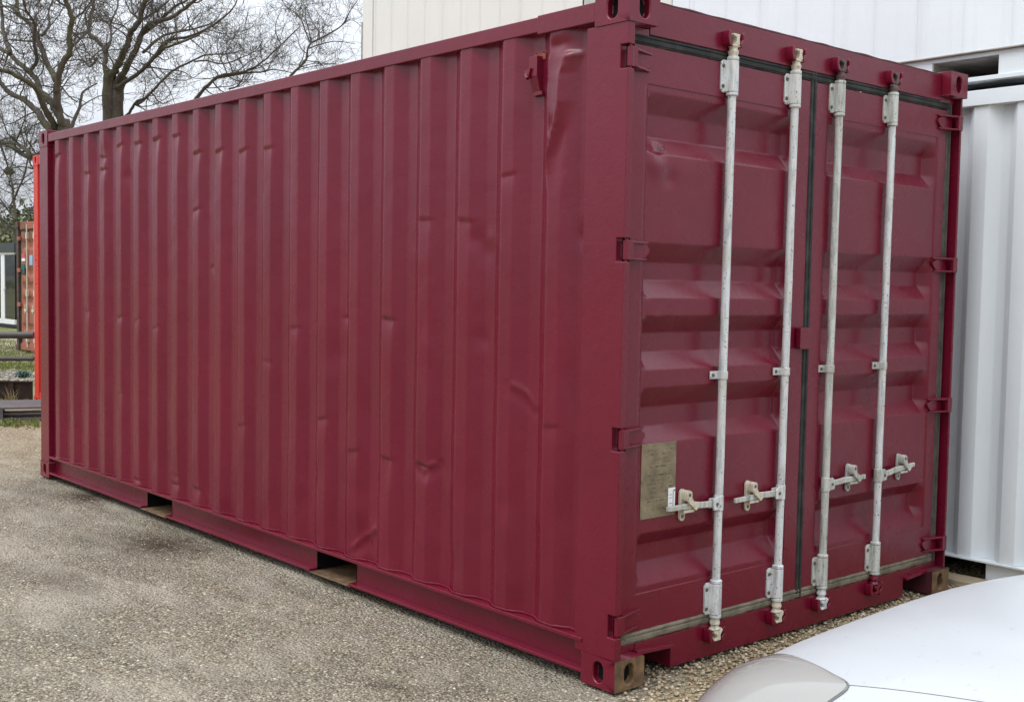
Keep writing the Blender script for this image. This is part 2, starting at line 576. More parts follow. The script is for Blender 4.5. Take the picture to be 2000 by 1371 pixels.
def pebble_mat():
    m, n, l, b = new_mat('pea_gravel_stones')
    g = n.new('ShaderNodeNewGeometry')
    c = ramp(n, l, g.outputs['Random Per Island'], [(0.0, (0.15, 0.105, 0.065)), (0.2, (0.30, 0.225, 0.13)), (0.45, (0.42, 0.325, 0.195)), (0.7, (0.35, 0.285, 0.19)), (0.88, (0.52, 0.44, 0.31)), (1.0, (0.60, 0.56, 0.48))])
    c = mixc(n, l, ramp(n, l, noise(n, l, 90, 4), [(0.35, 0.0), (0.7, 0.35)]), c, (0.16, 0.125, 0.09))
    l.new(c, b.inputs['Base Color'])
    b.inputs['Roughness'].default_value = 0.75
    return m


def stone_mat():
    m, n, l, b = new_mat('yard_stones')
    g = n.new('ShaderNodeNewGeometry')
    c = ramp(n, l, g.outputs['Random Per Island'], [(0.0, (0.15, 0.13, 0.095)), (0.4, (0.27, 0.23, 0.165)), (0.8, (0.37, 0.32, 0.235)), (0.96, (0.46, 0.41, 0.32)), (1.0, (0.62, 0.58, 0.50))])
    l.new(c, b.inputs['Base Color'])
    b.inputs['Roughness'].default_value = 0.85
    return m


M['pebble'] = pebble_mat()
M['stone'] = stone_mat()


def car_paint():
    m, n, l, b = new_mat('white_car_paint')
    f = noise(n, l, 55, 5, stretched(n, l, 1, 0.5, 1), 0.75)
    c = mixc(n, l, ramp(n, l, f, [(0.62, 0.0), (0.70, 0.5)]), (0.42, 0.436, 0.448), (0.17, 0.17, 0.17))
    g = noise(n, l, 3.5, 6)
    c = mixc(n, l, ramp(n, l, g, [(0.45, 0.0), (0.75, 0.16)]), c, (0.37, 0.375, 0.38))
    l.new(c, b.inputs['Base Color'])
    b.inputs['Roughness'].default_value = 0.5
    b.inputs['Coat Weight'].default_value = 0.4
    b.inputs['Coat Roughness'].default_value = 0.14
    return m


M['car'] = car_paint()
M['gap'] = simple('dark_gap', (0.16, 0.16, 0.155), 0.8)
M['tyre'] = simple('tyre_rubber', (0.025, 0.025, 0.025), 0.8)
M['alloy'] = simple('wheel_rim', (0.45, 0.46, 0.47), 0.35, 0.8)
M['chrome'] = simple('reflector', (0.80, 0.80, 0.82), 0.16, 1.0, var=0.02)


def lens_mat():
    m, n, l, b = new_mat('clear_lens')
    out = n['Material Output']
    n.remove(b)
    tr = n.new('ShaderNodeBsdfTransparent'); tr.inputs[0].default_value = (0.88, 0.87, 0.85, 1)
    gl = n.new('ShaderNodeBsdfGlossy'); gl.inputs['Roughness'].default_value = 0.08
    df = n.new('ShaderNodeBsdfDiffuse'); df.inputs[0].default_value = (0.48, 0.465, 0.435, 1)
    m0 = n.new('ShaderNodeMixShader'); m0.inputs[0].default_value = 0.55
    l.new(tr.outputs[0], m0.inputs[1]); l.new(df.outputs[0], m0.inputs[2])
    fr = node(n, 'ShaderNodeFresnel', IOR=1.45)
    mx = n.new('ShaderNodeMixShader')
    l.new(fr.outputs[0], mx.inputs[0]); l.new(m0.outputs[0], mx.inputs[1]); l.new(gl.outputs[0], mx.inputs[2])
    l.new(mx.outputs[0], out.inputs[0])
    return m


M['bezel'] = simple('lamp_bezel', (0.62, 0.61, 0.58), 0.25, 0.6, var=0.05)
M['lens'] = lens_mat()

# ------------------------------------------------------------------ ground
def build_ground():
    def axis(lo, hi, d0, far):
        a = list(np.arange(lo, hi + 1e-6, d0))
        s, d = hi, d0
        while s < far: d *= 1.35; s += d; a.append(s)
        s, d = lo, d0
        while s > -far: d *= 1.35; s -= d; a.insert(0, s)
        return np.array(a)
    xs, ys = axis(-13, 4.5, 0.11, 420), axis(-5, 4, 0.11, 420)
    X, Y = np.meshgrid(xs, ys)
    Z = np.zeros_like(X)
    for i in range(X.shape[0]):
        for j in range(X.shape[1]):
            x, y = X[i, j], Y[i, j]
            if abs(x) < 30 and abs(y) < 30:
                k = mnoise.noise(Vector((x * 0.7, y * 0.7, 0))) * 0.010 + mnoise.noise(Vector((x * 2.3, y * 2.3, 4))) * 0.006
                inside = max(0, min(1, (x + 6.3) / 0.3)) * max(0, min(1, (0.25 - x) / 0.3)) * max(0, min(1, (y + 0.25) / 0.3))
                Z[i, j] = -0.012 + k * (1 - 0.6 * inside)
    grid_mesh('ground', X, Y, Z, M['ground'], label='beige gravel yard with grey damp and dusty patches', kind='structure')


build_ground()


def stones(name, mat, centres, sizes, label):
    """many little faceted pebbles in one mesh"""
    t = (1 + 5 ** 0.5) / 2
    base = np.array([(-1, t, 0), (1, t, 0), (-1, -t, 0), (1, -t, 0), (0, -1, t), (0, 1, t), (0, -1, -t), (0, 1, -t), (t, 0, -1), (t, 0, 1), (-t, 0, -1), (-t, 0, 1)], float)
    base /= np.linalg.norm(base[0])
    faces = np.array([(0, 11, 5), (0, 5, 1), (0, 1, 7), (0, 7, 10), (0, 10, 11), (1, 5, 9), (5, 11, 4), (11, 10, 2), (10, 7, 6), (7, 1, 8), (3, 9, 4), (3, 4, 2), (3, 2, 6), (3, 6, 8), (3, 8, 9), (4, 9, 5), (2, 4, 11), (6, 2, 10), (8, 6, 7), (9, 8, 1)])
    n = len(centres)
    V = np.repeat(base[None], n, 0) * (0.75 + 0.5 * RNG.random((n, 12, 1)))
    V *= np.stack([0.8 + 0.6 * RNG.random(n), 0.7 + 0.5 * RNG.random(n), 0.45 + 0.35 * RNG.random(n)], -1)[:, None, :]
    a = RNG.random(n) * 6.283
    ca, sa = np.cos(a)[:, None], np.sin(a)[:, None]
    x, y = V[..., 0] * ca - V[..., 1] * sa, V[..., 0] * sa + V[..., 1] * ca
    V = np.stack([x, y, V[..., 2] + (RNG.random((n, 1)) - 0.5) * x * 0.5], -1) * sizes[:, None, None] + centres[:, None, :]
    F = (faces[None] + (np.arange(n) * 12)[:, None, None]).reshape(-1, 3)
    me = bpy.data.meshes.new(name)
    me.from_pydata(V.reshape(-1, 3).tolist(), [], F.tolist())
    me.materials.append(mat)
    me.polygons.foreach_set('use_smooth', [True] * len(me.polygons))
    o = bpy.data.objects.new(name, me)
    COL.objects.link(o)
    return tag(o, label, kind='stuff')


n = 17000
cx = -0.28 + 1.5 * RNG.random(n); cy = -0.9 + 4.4 * RNG.random(n)
keep = (cx + 0.35 * cy > -0.05 + 0.25 * RNG.random(n) - 0.08 * RNG.random(n)) & ~((cx < 0.01) & (cy > -0.01) & (cy < 0.17)) & ~((cx < 0.01) & (cy > 2.26) & (cy < 2.45))
c = np.stack([cx, cy, np.full(n, -0.008) + 0.008 * RNG.random(n)], -1)[keep]
stones('pea_gravel', M['pebble'], c, 0.0052 + 0.0042 * RNG.random(len(c)), 'warm tan pea gravel lying along the door end')
cs = []
while len(cs) < 24000:
    g = on_ground(RNG.uniform(-260, 1500), RNG.uniform(835, 1520))
    if g.y < -0.03 or g.x < -6.1:
        cs.append((g.x, g.y, -0.013 + mnoise.noise(Vector((g.x * 0.7, g.y * 0.7, 0))) * 0.010 + mnoise.noise(Vector((g.x * 2.3, g.y * 2.3, 4))) * 0.006))
c = np.array(cs)
n = len(c)
far = np.hypot(c[:, 0] - CV.x, c[:, 1] - CV.y)
stones('loose_stones', M['stone'], c, (0.0030 + 0.0042 * RNG.random(n) ** 2) * (0.75 + 0.06 * far), 'small loose stones scattered over the grey beige yard')

# ------------------------------------------------------------------ the burgundy container
L, Wd, H = 6.058, 2.438, 2.591
BUR = empty('shipping_container', (0, 0, 0), 'burgundy red steel shipping container with dented corrugated side and white locking bars on its doors', 'container')


def smooth_profile(breaks, x, w=0.007):
    xs = [b[0] for b in breaks]; ys = [b[1] for b in breaks]
    return (np.interp(x - w, xs, ys) + 2 * np.interp(x, xs, ys) + np.interp(x + w, xs, ys)) / 4


def cols_from(breaks, w=0.007, step=0.02, lo=None, hi=None):
    s = set()
    for b in breaks:
        for d in (-w, -w / 2, 0, w / 2, w): s.add(round(b[0] + d, 4))
    a = breaks[0][0]
    while a < breaks[-1][0]: s.add(round(a, 4)); a += step
    lo = breaks[0][0] if lo is None else lo; hi = breaks[-1][0] if hi is None else hi
    s = sorted(v for v in s if lo - 1e-6 <= v <= hi + 1e-6)
    out = [s[0]]
    for v in s[1:]:
        if v - out[-1] > 0.0018: out.append(v)
    return np.array(out)


def seg_dist(px, pz, poly):
    """signed-side distance and progress to a polyline in the wall plane"""
    best = np.full(px.shape, 1e9); side = np.zeros(px.shape); prog = np.zeros(px.shape)
    n = len(poly) - 1
    for i in range(n):
        ax, az = poly[i]; bx, bz = poly[i + 1]
        dx, dz = bx - ax, bz - az
        t = np.clip(((px - ax) * dx + (pz - az) * dz) / (dx * dx + dz * dz), 0, 1)
        ex, ez = px - ax - t * dx, pz - az - t * dz
        d = np.hypot(ex, ez)
        m = d < best
        best = np.where(m, d, best); side = np.where(m, np.sign(ex * dz - ez * dx), side); prog = np.where(m, (i + t) / n, prog)
    return best, side, prog


def side_panel():
    pitch, x0 = 0.2803, -0.430
    br = [(-5.885, 0.046)]
    for k in range(19, -1, -1):
        a = x0 - pitch * k
        br += [(a - 0.068, 0.046), (a, 0.010), (a + 0.075, 0.010), (a + 0.143, 0.046)]
    br += [(-0.222, 0.046)]
    br = sorted(br)
    xs = cols_from(br, step=0.013)
    zs = np.linspace(0.166, 2.515, 320)
    Xg, Zg = np.meshgrid(xs, zs)
    D = smooth_profile(br, Xg)
    # waviness of thin sheet
    wob = np.zeros_like(Xg)
    for i in range(0, Xg.shape[0]):
        for j in range(0, Xg.shape[1]):
            wob[i, j] = mnoise.noise(Vector((Xg[i, j] * 5.0, 0, Zg[i, j] * 2.2))) * 0.0022 + mnoise.noise(Vector((Xg[i, j] * 14, 3, Zg[i, j] * 9))) * 0.0009
    D += wob
    for i in range(Xg.shape[0]):
        for j in range(Xg.shape[1]):
            x, z = Xg[i, j], Zg[i, j]
            mk = max(0.0, min(1.0, (1.25 - z) / 0.6)) * (0.55 + 0.45 * max(0.0, min(1.0, (x + 4.5) / 2)))
            if mk > 0: D[i, j] += mk * 0.0042 * mnoise.noise(Vector((x * 6.5, 11, z * 4.0)))
    # kinks: an outer rib pushed in above (or below) a sharp edge
    K = [(381, 301, 1, 16, .10), (425, 297, 1, 15, .10), (470, 297, 1, 14, .10), (519, 292, 1, 12, .09), (341, 268, 1, 18, .10), (301, 274, 1, 18, .10), (266, 282, 1, 15, .08),
         (229, 287, 1, 12, .07), (110, 306, 1, 18, .12), (198, 309, 1, 14, .06), (205, 332, 1, 16, .05), (382, 411, 1, 10, .05), (170, 340, 1, 14, .10),
         (830, 431, 1, 11, .08), (904, 433, 1, 14, .12), (670, 621, 1, 9, .04), (755, 624, 1, 15, .10), (624, 818, 1, 10, .05), (685, 881, 1, 15, .09), (749, 896, 1, 17, .10), (828, 911, 1, 24, .06),
         (340, 945, 1, 20, .05), (380, 954, 1, 20, .05), (266, 937, 1, 15, .04), (170, 608, 1, 8, .05), (235, 620, 1, 10, .05), (270, 625, 1, 9, .06), (410, 520, 1, 8, .05), (302, 640, 1, 8, .05),
         (515, 705, 1, 9, .06), (232, 768, 1, 8, .08), (345, 930, 1, 9, .05), (565, 640, 1, 8, .05), (465, 830, 1, 9, .05), (1077, 836, 1, 8, .06), (985, 345, 1, 8, .05)]
    for px, py, s, a, Lz in K:
        p = on_y(px, py, 0.015)
        # snap to the nearest outer rib
        k = round((x0 + 0.0375 - p.x) / pitch)
        xc = x0 + 0.0375 - pitch * k
        if abs(xc - p.x) > 0.09: xc = p.x
        wx = np.exp(-((Xg - xc) / 0.047) ** 4)
        dz = Zg - p.z
        sk = (Xg - xc) * random.uniform(-0.2, 0.2)
        dz = dz + sk
        wl_ = Lz * random.uniform(0.5, 1.1)
        prof = np.where(dz > 0, np.exp(-(dz / 0.009) ** 2), np.exp(-np.abs(dz / wl_) ** 1.2))
        D += a * 0.0007 * random.uniform(0.7, 1.2) * wx * prof
        D += a * 0.0001 * wx * np.exp(-((dz - 0.05) / 0.06) ** 2)
    # soft dents and bumps
    for px, py, r, a in [(926, 468, .035, 10), (950, 466, .03, -7), (940, 490, .05, 7), (937, 662, .035, 8), (985, 982, .05, 10), (700, 1050, .075, 22), (720, 1040, .05, -9), (884, 1100, .06, 9),
                         (945, 1085, .05, -7), (1132, 461, .03, 12), (640, 700, .06, 7), (660, 690, .05, 6), (830, 640, .05, 5), (520, 1010, .05, 8), (440, 1000, .04, 8), (590, 980, .05, 7), (300, 905, .04, 7),
                         (870, 960, .05, -5), (1090, 1010, .06, 7), (700, 960, .05, 7), (760, 1080, .05, 8), (1000, 1150, .06, -6), (245, 345, .03, 6), (205, 300, .04, 8), (1010, 200, .05, -4), (560, 860, .05, 6), (620, 930, .05, 7), (480, 900, .05, 6)]:
        p = on_y(px, py, 0.02)
        D += a * 0.0006 * np.exp(-(((Xg - p.x) / r) ** 2 + ((Zg - p.z) / (r * 1.25)) ** 2))
    # diagonal crease low on a rib
    for poly, a, w in [([(1003, 752), (1018, 765), (1035, 792)], -4, .012), ([(690, 1068), (706, 1048), (730, 1032)], -6, .014), ([(815, 905), (828, 918), (845, 905)], -5, .012)]:
        q = [(on_y(x, y, 0.02).x, on_y(x, y, 0.02).z) for x, y in poly]
        d, s, pr = seg_dist(Xg, Zg, q)
        D += a * 0.001 * np.exp(-(d / w) ** 2) - a * 0.0006 * np.exp(-((d - 0.03 * s) / (w * 2)) ** 2)
    # the torn wrinkle beside the door post: two creases with a tilted facet between them
    def line(poly):
        q = [on_y(x, y, 0.01) for x, y in poly]
        zz_, xx_ = [p.z for p in q][::-1], [p.x for p in q][::-1]
        return np.interp(Zg, zz_, xx_), zz_[0], zz_[-1]
    Lx, _, _ = line([(1074, 70), (1068, 120), (1067, 170), (1068, 225), (1069, 255), (1064, 300), (1061, 345), (1061, 400)])
    Rx, zlo, zhi = line([(1112, 103), (1106, 116), (1098, 145), (1096, 200), (1088, 238), (1078, 272), (1068, 308), (1063, 345), (1062, 400)])
    base = D.copy()
    wz = np.clip((Zg - zlo - 0.02) / 0.26, 0, 1) ** 1.3 * np.clip((zhi + 0.012 - Zg) / 0.022, 0, 1)
    t = np.clip((Xg - Lx) / np.maximum(Rx - Lx, 0.004), 0, 1)
    hgt = -0.010 + 0.010 * np.clip((Zg - zhi + 0.10) / 0.1, 0, 1)
    facet = 0.012 + (hgt - 0.012) * t ** 1.3
    k = np.clip((Xg - Rx) / 0.060, 0, 1)
    k = 1 - (1 - k) ** 1.8
    right = hgt + (np.maximum(base, 0.022) - hgt) * k
    leftk = np.clip((Lx - Xg) / 0.018, 0, 1)
    left = 0.012 + (base - 0.012) * leftk
    shape = np.where(Xg > Rx, right, np.where(Xg > Lx, facet, left))
    near = (Xg > Lx - 0.018) & (Xg < Rx + 0.10)
    D = np.where(near, base + (shape - base) * wz, base)
    # knocked-in hollow above the ridge
    p = on_y(1090, 88, 0.01)
    D += 0.012 * np.exp(-(((Xg - p.x) / 0.05) ** 2 + ((Zg - p.z) / 0.022) ** 2))
    p = on_y(1074, 246, 0.01)
    D += 0.010 * np.exp(-(((Xg - p.x) / 0.016) ** 2 + ((Zg - p.z) / 0.04) ** 2))
    D = np.maximum(D, -0.016)
    o = grid_mesh('side_panel', Xg, D, Zg, M['burgundy'], BUR, label='dented corrugated long side of the burgundy container')
    # ragged weld bead where the ribs meet the bottom rail
    m = MB()
    pts, rad = [], []
    for xx in np.arange(-5.88, -0.23, 0.012):
        dd = float(smooth_profile(br, np.array([xx]))[0])
        pts.append((xx, dd - 0.003, 0.174 + random.uniform(-0.001, 0.0015))); rad.append(0.0035 + random.uniform(0, 0.0022))
    m.tube(pts, rad, 5)
    m.build('weld_bead', M['burgundy'], BUR)


side_panel()


def plain_corrugated(name, mat, parent, p0, p1, z0, z1, depth=0.036, pitch=0.28, flat=0.072, slope=0.068, nrm=None, phase=0.0, w=0.007):
    """simple corrugated sheet between two plan points; nrm = outward direction"""
    p0, p1 = Vector((p0[0], p0[1], 0)), Vector((p1[0], p1[1], 0))
    Ln = (p1 - p0).length
    u = (p1 - p0) / Ln
    br = [(-pitch, 0)]
    a = -pitch + phase
    while a < Ln + pitch:
        br += [(a, 0.0), (a + flat, 0.0), (a + flat + slope, depth), (a + pitch - slope, depth)]
        a += pitch
    br = sorted(br)
    xs = cols_from(br, w=w, step=0.5, lo=0, hi=Ln)
    if xs[-1] < Ln: xs = np.append(xs, Ln)
    xs[0] = 0
    D = smooth_profile(br, xs, w)
    zs = np.array([z0, (z0 + z1) / 2, z1])
    S, Zg = np.meshgrid(xs, zs)
    Dg = np.repeat(D[None], 3, 0)
    return grid_mesh(name, p0.x + u.x * S - nrm[0] * Dg, p0.y + u.y * S - nrm[1] * Dg, Zg, mat, parent)


plain_corrugated('side_panel', M['burgundy'], BUR, (-0.222, Wd - 0.01), (-5.885, Wd - 0.01), 0.166, 2.515, nrm=(0, 1))
plain_corrugated('end_panel', M['burgundy'], BUR, (-6.045, Wd - 0.16), (-6.045, 0.16), 0.16, 2.50, nrm=(-1, 0))
plain_corrugated('roof', M['burgundy'], BUR, (-5.95, 1.2), (-0.08, 1.2), 0, 1, nrm=(0, 1))
rf = bpy.data.objects['roof']
for v in rf.data.vertices:                      # lay the sheet flat: depth becomes height, height becomes width
    x, y, z = v.co
    v.co = (x, 0.05 + z * (Wd - 0.1), 2.566 - (1.2 - y) * 0.5)
rf.data.update()


def casting(parent, x0, sx, y0, sy, z0, z1, front, mats=None, front_mat=0, name='corner_casting'):
    """corner casting: x0,y0 outer corner, sx,sy = direction into the container, ovals in both outer faces"""
    m = MB()
    lx, ly, lz = 0.178, 0.162, z1 - z0
    def face(P, w, h, cx, cz, depth_dir, mat):
        m.cur = mat
        N = 32
        rw, rh = 0.0255, 0.0395
        outer, inner = [], []
        for k in range(N):
            a = 2 * math.pi * (k + 0.5) / N
            ca, sa = math.cos(a), math.sin(a)
            t = min((w - cx if ca > 0 else cx) / abs(ca) if abs(ca) > 1e-6 else 9, ((h - cz) if sa > 0 else cz) / abs(sa) if abs(sa) > 1e-6 else 9)
            outer.append((cx + ca * t, cz + sa * t))
            inner.append((cx + rw * ca, cz + (rh - rw) * (1 if sa > 0 else -1) + rw * sa))
        # put real corners in
        for cxn, czn in ((0, 0), (w, 0), (w, h), (0, h)):
            j = min(range(N), key=lambda i: (outer[i][0] - cxn) ** 2 + (outer[i][1] - czn) ** 2)
            outer[j] = (cxn, czn)
        vs = [P(u, v, 0) for u, v in outer] + [P(u, v, 0) for u, v in inner] + [P(u, v, 0.03) for u, v in inner]
        fs = [(k, (k + 1) % N, N + (k + 1) % N, N + k) for k in range(N)]
        m.add(vs, fs)
        m.cur = mat
        m.add(vs[N:], [(k, (k + 1) % N, N + (k + 1) % N, N + k) for k in range(N)])
        m.cur = 1
        m.add([P(u, v, 0.0299) for u, v in inner], [tuple(range(N))])
    face(lambda u, v, d: (x0 + sx * u, y0 + sy * d, z0 + v), lx, lz, 0.089, lz / 2, None, 0)
    face(lambda u, v, d: (x0 + sx * d, y0 + sy * u, z0 + v), ly, lz, 0.081, lz / 2, None, front_mat)
    m.cur = 0
    X1, Y1 = x0 + sx * lx, y0 + sy * ly
    m.add([(x0, y0, z1), (X1, y0, z1), (X1, Y1, z1), (x0, Y1, z1)], [(0, 1, 2, 3)])
    m.add([(x0, y0, z0), (X1, y0, z0), (X1, Y1, z0), (x0, Y1, z0)], [(0, 1, 2, 3)])
    m.add([(X1, y0, z0), (X1, Y1, z0), (X1, Y1, z1), (X1, y0, z1)], [(0, 1, 2, 3)])
    m.add([(x0, Y1, z0), (X1, Y1, z0), (X1, Y1, z1), (x0, Y1, z1)], [(0, 1, 2, 3)])
    # merge shared edges so the bevel rounds them
    o = m.build(name, mats, parent, fix=False, angle=None)
    bm = bmesh.new(); bm.from_mesh(o.data)
    bmesh.ops.remove_doubles(bm, verts=bm.verts, dist=0.0004)
    bmesh.ops.recalc_face_normals(bm, faces=bm.faces)
    bm.to_mesh(o.data); bm.free()
    o.data.set_sharp_from_angle(angle=math.radians(35))
    b = o.modifiers.new('bevel', 'BEVEL'); b.width = 0.007; b.segments = 3; b.limit_method = 'ANGLE'; b.angle_limit = math.radians(50); b.harden_normals = True
    return o


cm = [M['burgundy'], M['black'], M['rust']]
casting(BUR, 0, -1, 0, 1, H - 0.118, H, True, cm)
casting(BUR, 0, -1, Wd, -1, H - 0.118, H, True, cm)
casting(BUR, 0, -1, 0, 1, 0, 0.118, True, cm, 2)['label'] = 'bottom corner casting with a bare rusty front face'
casting(BUR, 0, -1, Wd, -1, 0, 0.118, True, [M['burgundy_dark'], M['black'], M['rust']], 2)['label'] = 'rusty far bottom corner casting with sides darkened as shade'  # side faces coloured dark for the shade they sit in
casting(BUR, -L, 1, 0, 1, H - 0.118, H, True, cm)
casting(BUR, -L, 1, Wd, -1, H - 0.118, H, True, cm)
casting(BUR, -L, 1, 0, 1, 0, 0.118, True, cm)
casting(BUR, -L, 1, Wd, -1, 0, 0.118, True, cm)

HZ = [2.349, 1.648, 0.948, 0.246]                      # hinge heights


def front_post(s):
    """s=0 near post at y=0, s=1 the mirrored post at y=Wd"""
    Y = (lambda y: y) if s == 0 else (lambda y: Wd - y)
    m = MB()
    fl = 0.040 if s == 0 else 0.020
    fx = -0.007 if s == 0 else -0.020
    poly = [(-0.222, 0.116), (fx, 0.116)]
    for h in (sorted(HZ) if s == 0 else []):
        poly += [(fx, h - 0.043), (-0.047, h - 0.043), (-0.047, h + 0.043), (fx, h + 0.043)]
    poly += [(fx, H - 0.116), (-0.222, H - 0.116)]
    m.prism(poly, 'y', Y(0.004), Y(fl))
    o = m.build('corner_post', M['burgundy'], BUR, bevel=0.004)
    m = MB()
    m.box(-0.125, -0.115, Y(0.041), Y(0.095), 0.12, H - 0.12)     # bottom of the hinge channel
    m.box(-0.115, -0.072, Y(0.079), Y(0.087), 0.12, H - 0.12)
    m.build('hinge_channel', M['burgundy_dark'] if s else M['black'], o, bevel=0.002)  # coloured dark or black to stand in for the shade inside the channel


front_post(0)
front_post(1)
for s in (0, 1):
    Y = (lambda y: y) if s == 0 else (lambda y: Wd - y)
    m = MB()
    m.box(-6.052, -5.885, Y(0.003), Y(0.06), 0.117, H - 0.117)
    m.box(-5.886, -5.865, Y(0.043), Y(0.06), 0.16, H - 0.1)
    m.build('corner_post', M['burgundy'], BUR, bevel=0.004)

for s in (0, 1):
    Y = (lambda y: y) if s == 0 else (lambda y: Wd - y)
    m = MB()                                              # top rail with its repair plate by the post
    m.box(-5.879, -0.179, Y(0.004), Y(0.062), 2.502, 2.562)
    if s == 0:
        m.box(-0.497, -0.178, Y(0.0), Y(0.0605), 2.492, 2.566)
    m.build('top_rail', M['burgundy'], BUR, bevel=0.004)
    m = MB()                                              # bottom rail: channel with fork pockets
    pockets = [(-4.231, -3.874), (-2.162, -1.802)]
    m.box(-5.879, -0.179, Y(-0.001), Y(0.075), 0.153, 0.168)
    xs = [-5.879, -4.231, -3.874, -2.162, -1.802, -0.179]
    for a, b in ((0, 1), (2, 3), (4, 5)):
        m.box(xs[a], xs[b], Y(0.050), Y(0.056), 0.045, 0.154)
        m.box(xs[a], xs[b], Y(0.001), Y(0.075), 0.033, 0.046)
    m.build('bottom_rail', M['burgundy'], BUR, bevel=0.002)
    for a, b in pockets:
        m = MB()
        m.cur = 0
        m.box(a - 0.01, b + 0.01, Y(0.004), Y(1.1), 0.026, 0.0325)     # strap plate under the pocket
        m.build('pocket_strap', M['rust'], BUR, bevel=0.002)
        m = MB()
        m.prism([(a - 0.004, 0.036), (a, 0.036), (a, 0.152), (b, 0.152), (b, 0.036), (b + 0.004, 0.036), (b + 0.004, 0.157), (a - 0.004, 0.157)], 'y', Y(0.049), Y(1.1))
        m.build('fork_pocket', M['black'], BUR)  # black lining, the shade of the tunnel put into its colour
m = MB()
m.box(-5.9, -0.12, 0.08, Wd - 0.08, 0.150, 0.165)
m.build('floor', M['wood_tan'], BUR)
m = MB()
m.box(-6.05, -6.0, 0.165, Wd - 0.165, 0.02, 0.16)
m.build('end_frame', M['burgundy'], BUR, bevel=0.004)
m = MB()
m.box(-6.05, -6.0, 0.165, Wd - 0.165, 2.50, 2.57)
m.build('end_frame', M['burgundy'], BUR, bevel=0.004)

# header and sill of the door frame
m = MB()
m.box(-0.12, -0.050, 0.165, Wd - 0.165, 2.452, 2.574)
m.box(-0.12, -0.052, 0.036, 0.164, 2.444, 2.472)
m.box(-0.12, -0.052, Wd - 0.036, Wd - 0.164, 2.444, 2.472)
m.build('door_header', M['burgundy'], BUR, bevel=0.003)
m = MB()
pts, rad = [], []
for yy in np.arange(0.17, Wd - 0.165, 0.02):
    pts.append((-0.056, yy, 2.577 + 0.003 * mnoise.noise(Vector((yy * 9, 0, 0))))); rad.append(0.0055 + 0.003 * abs(mnoise.noise(Vector((yy * 6, 5, 0)))))
m.tube(pts, rad, 6)
m.build('header_edge', M['burgundy_dark'], BUR, label='dark rusty top edge of the door header')
m = MB()
m.prism([(0.163, 0.117), (0.163, 0.147), (Wd - 0.163, 0.147), (Wd - 0.163, 0.117), (2.268, 0.100), (2.268, 0.098), (2.092, 0.098), (2.092, 0.012), (0.372, 0.012), (0.372, 0.098), (0.163, 0.098)], 'x', -0.11, -0.052)
m.prism([(0.155, 0.108), (0.155, 0.125), (0.372, 0.110), (0.372, 0.098)], 'x', -0.053, -0.030)
m.prism([(2.092, 0.098), (2.092, 0.110), (2.283, 0.125), (2.283, 0.108)], 'x', -0.053, -0.030)
m.box(-0.22, -0.054, 0.3715, 0.3765, 0.012, 0.10)
m.box(-0.22, -0.054, 2.0875, 2.0925, 0.012, 0.10)
m.box(-0.10, -0.055, 0.036, 0.165, 0.118, 0.150)
m.box(-0.10, -0.055, Wd - 0.165, Wd - 0.036, 0.118, 0.150)
m.build('door_sill', M['burgundy'], BUR, bevel=0.003)

# ---- doors
ROWS = [(2.245, 0), (2.172, 1), (2.083, 1), (2.017, 0), (1.683, 0), (1.607, 1), (1.541, 1), (1.472, 0), (1.405, 0), (1.337, 1), (1.264, 1), (1.196, 0), (1.128, 0), (1.049, 1), (0.975, 1), (0.912, 0), (0.567, 0), (0.511, 1), (0.441, 1), (0.362, 0)]


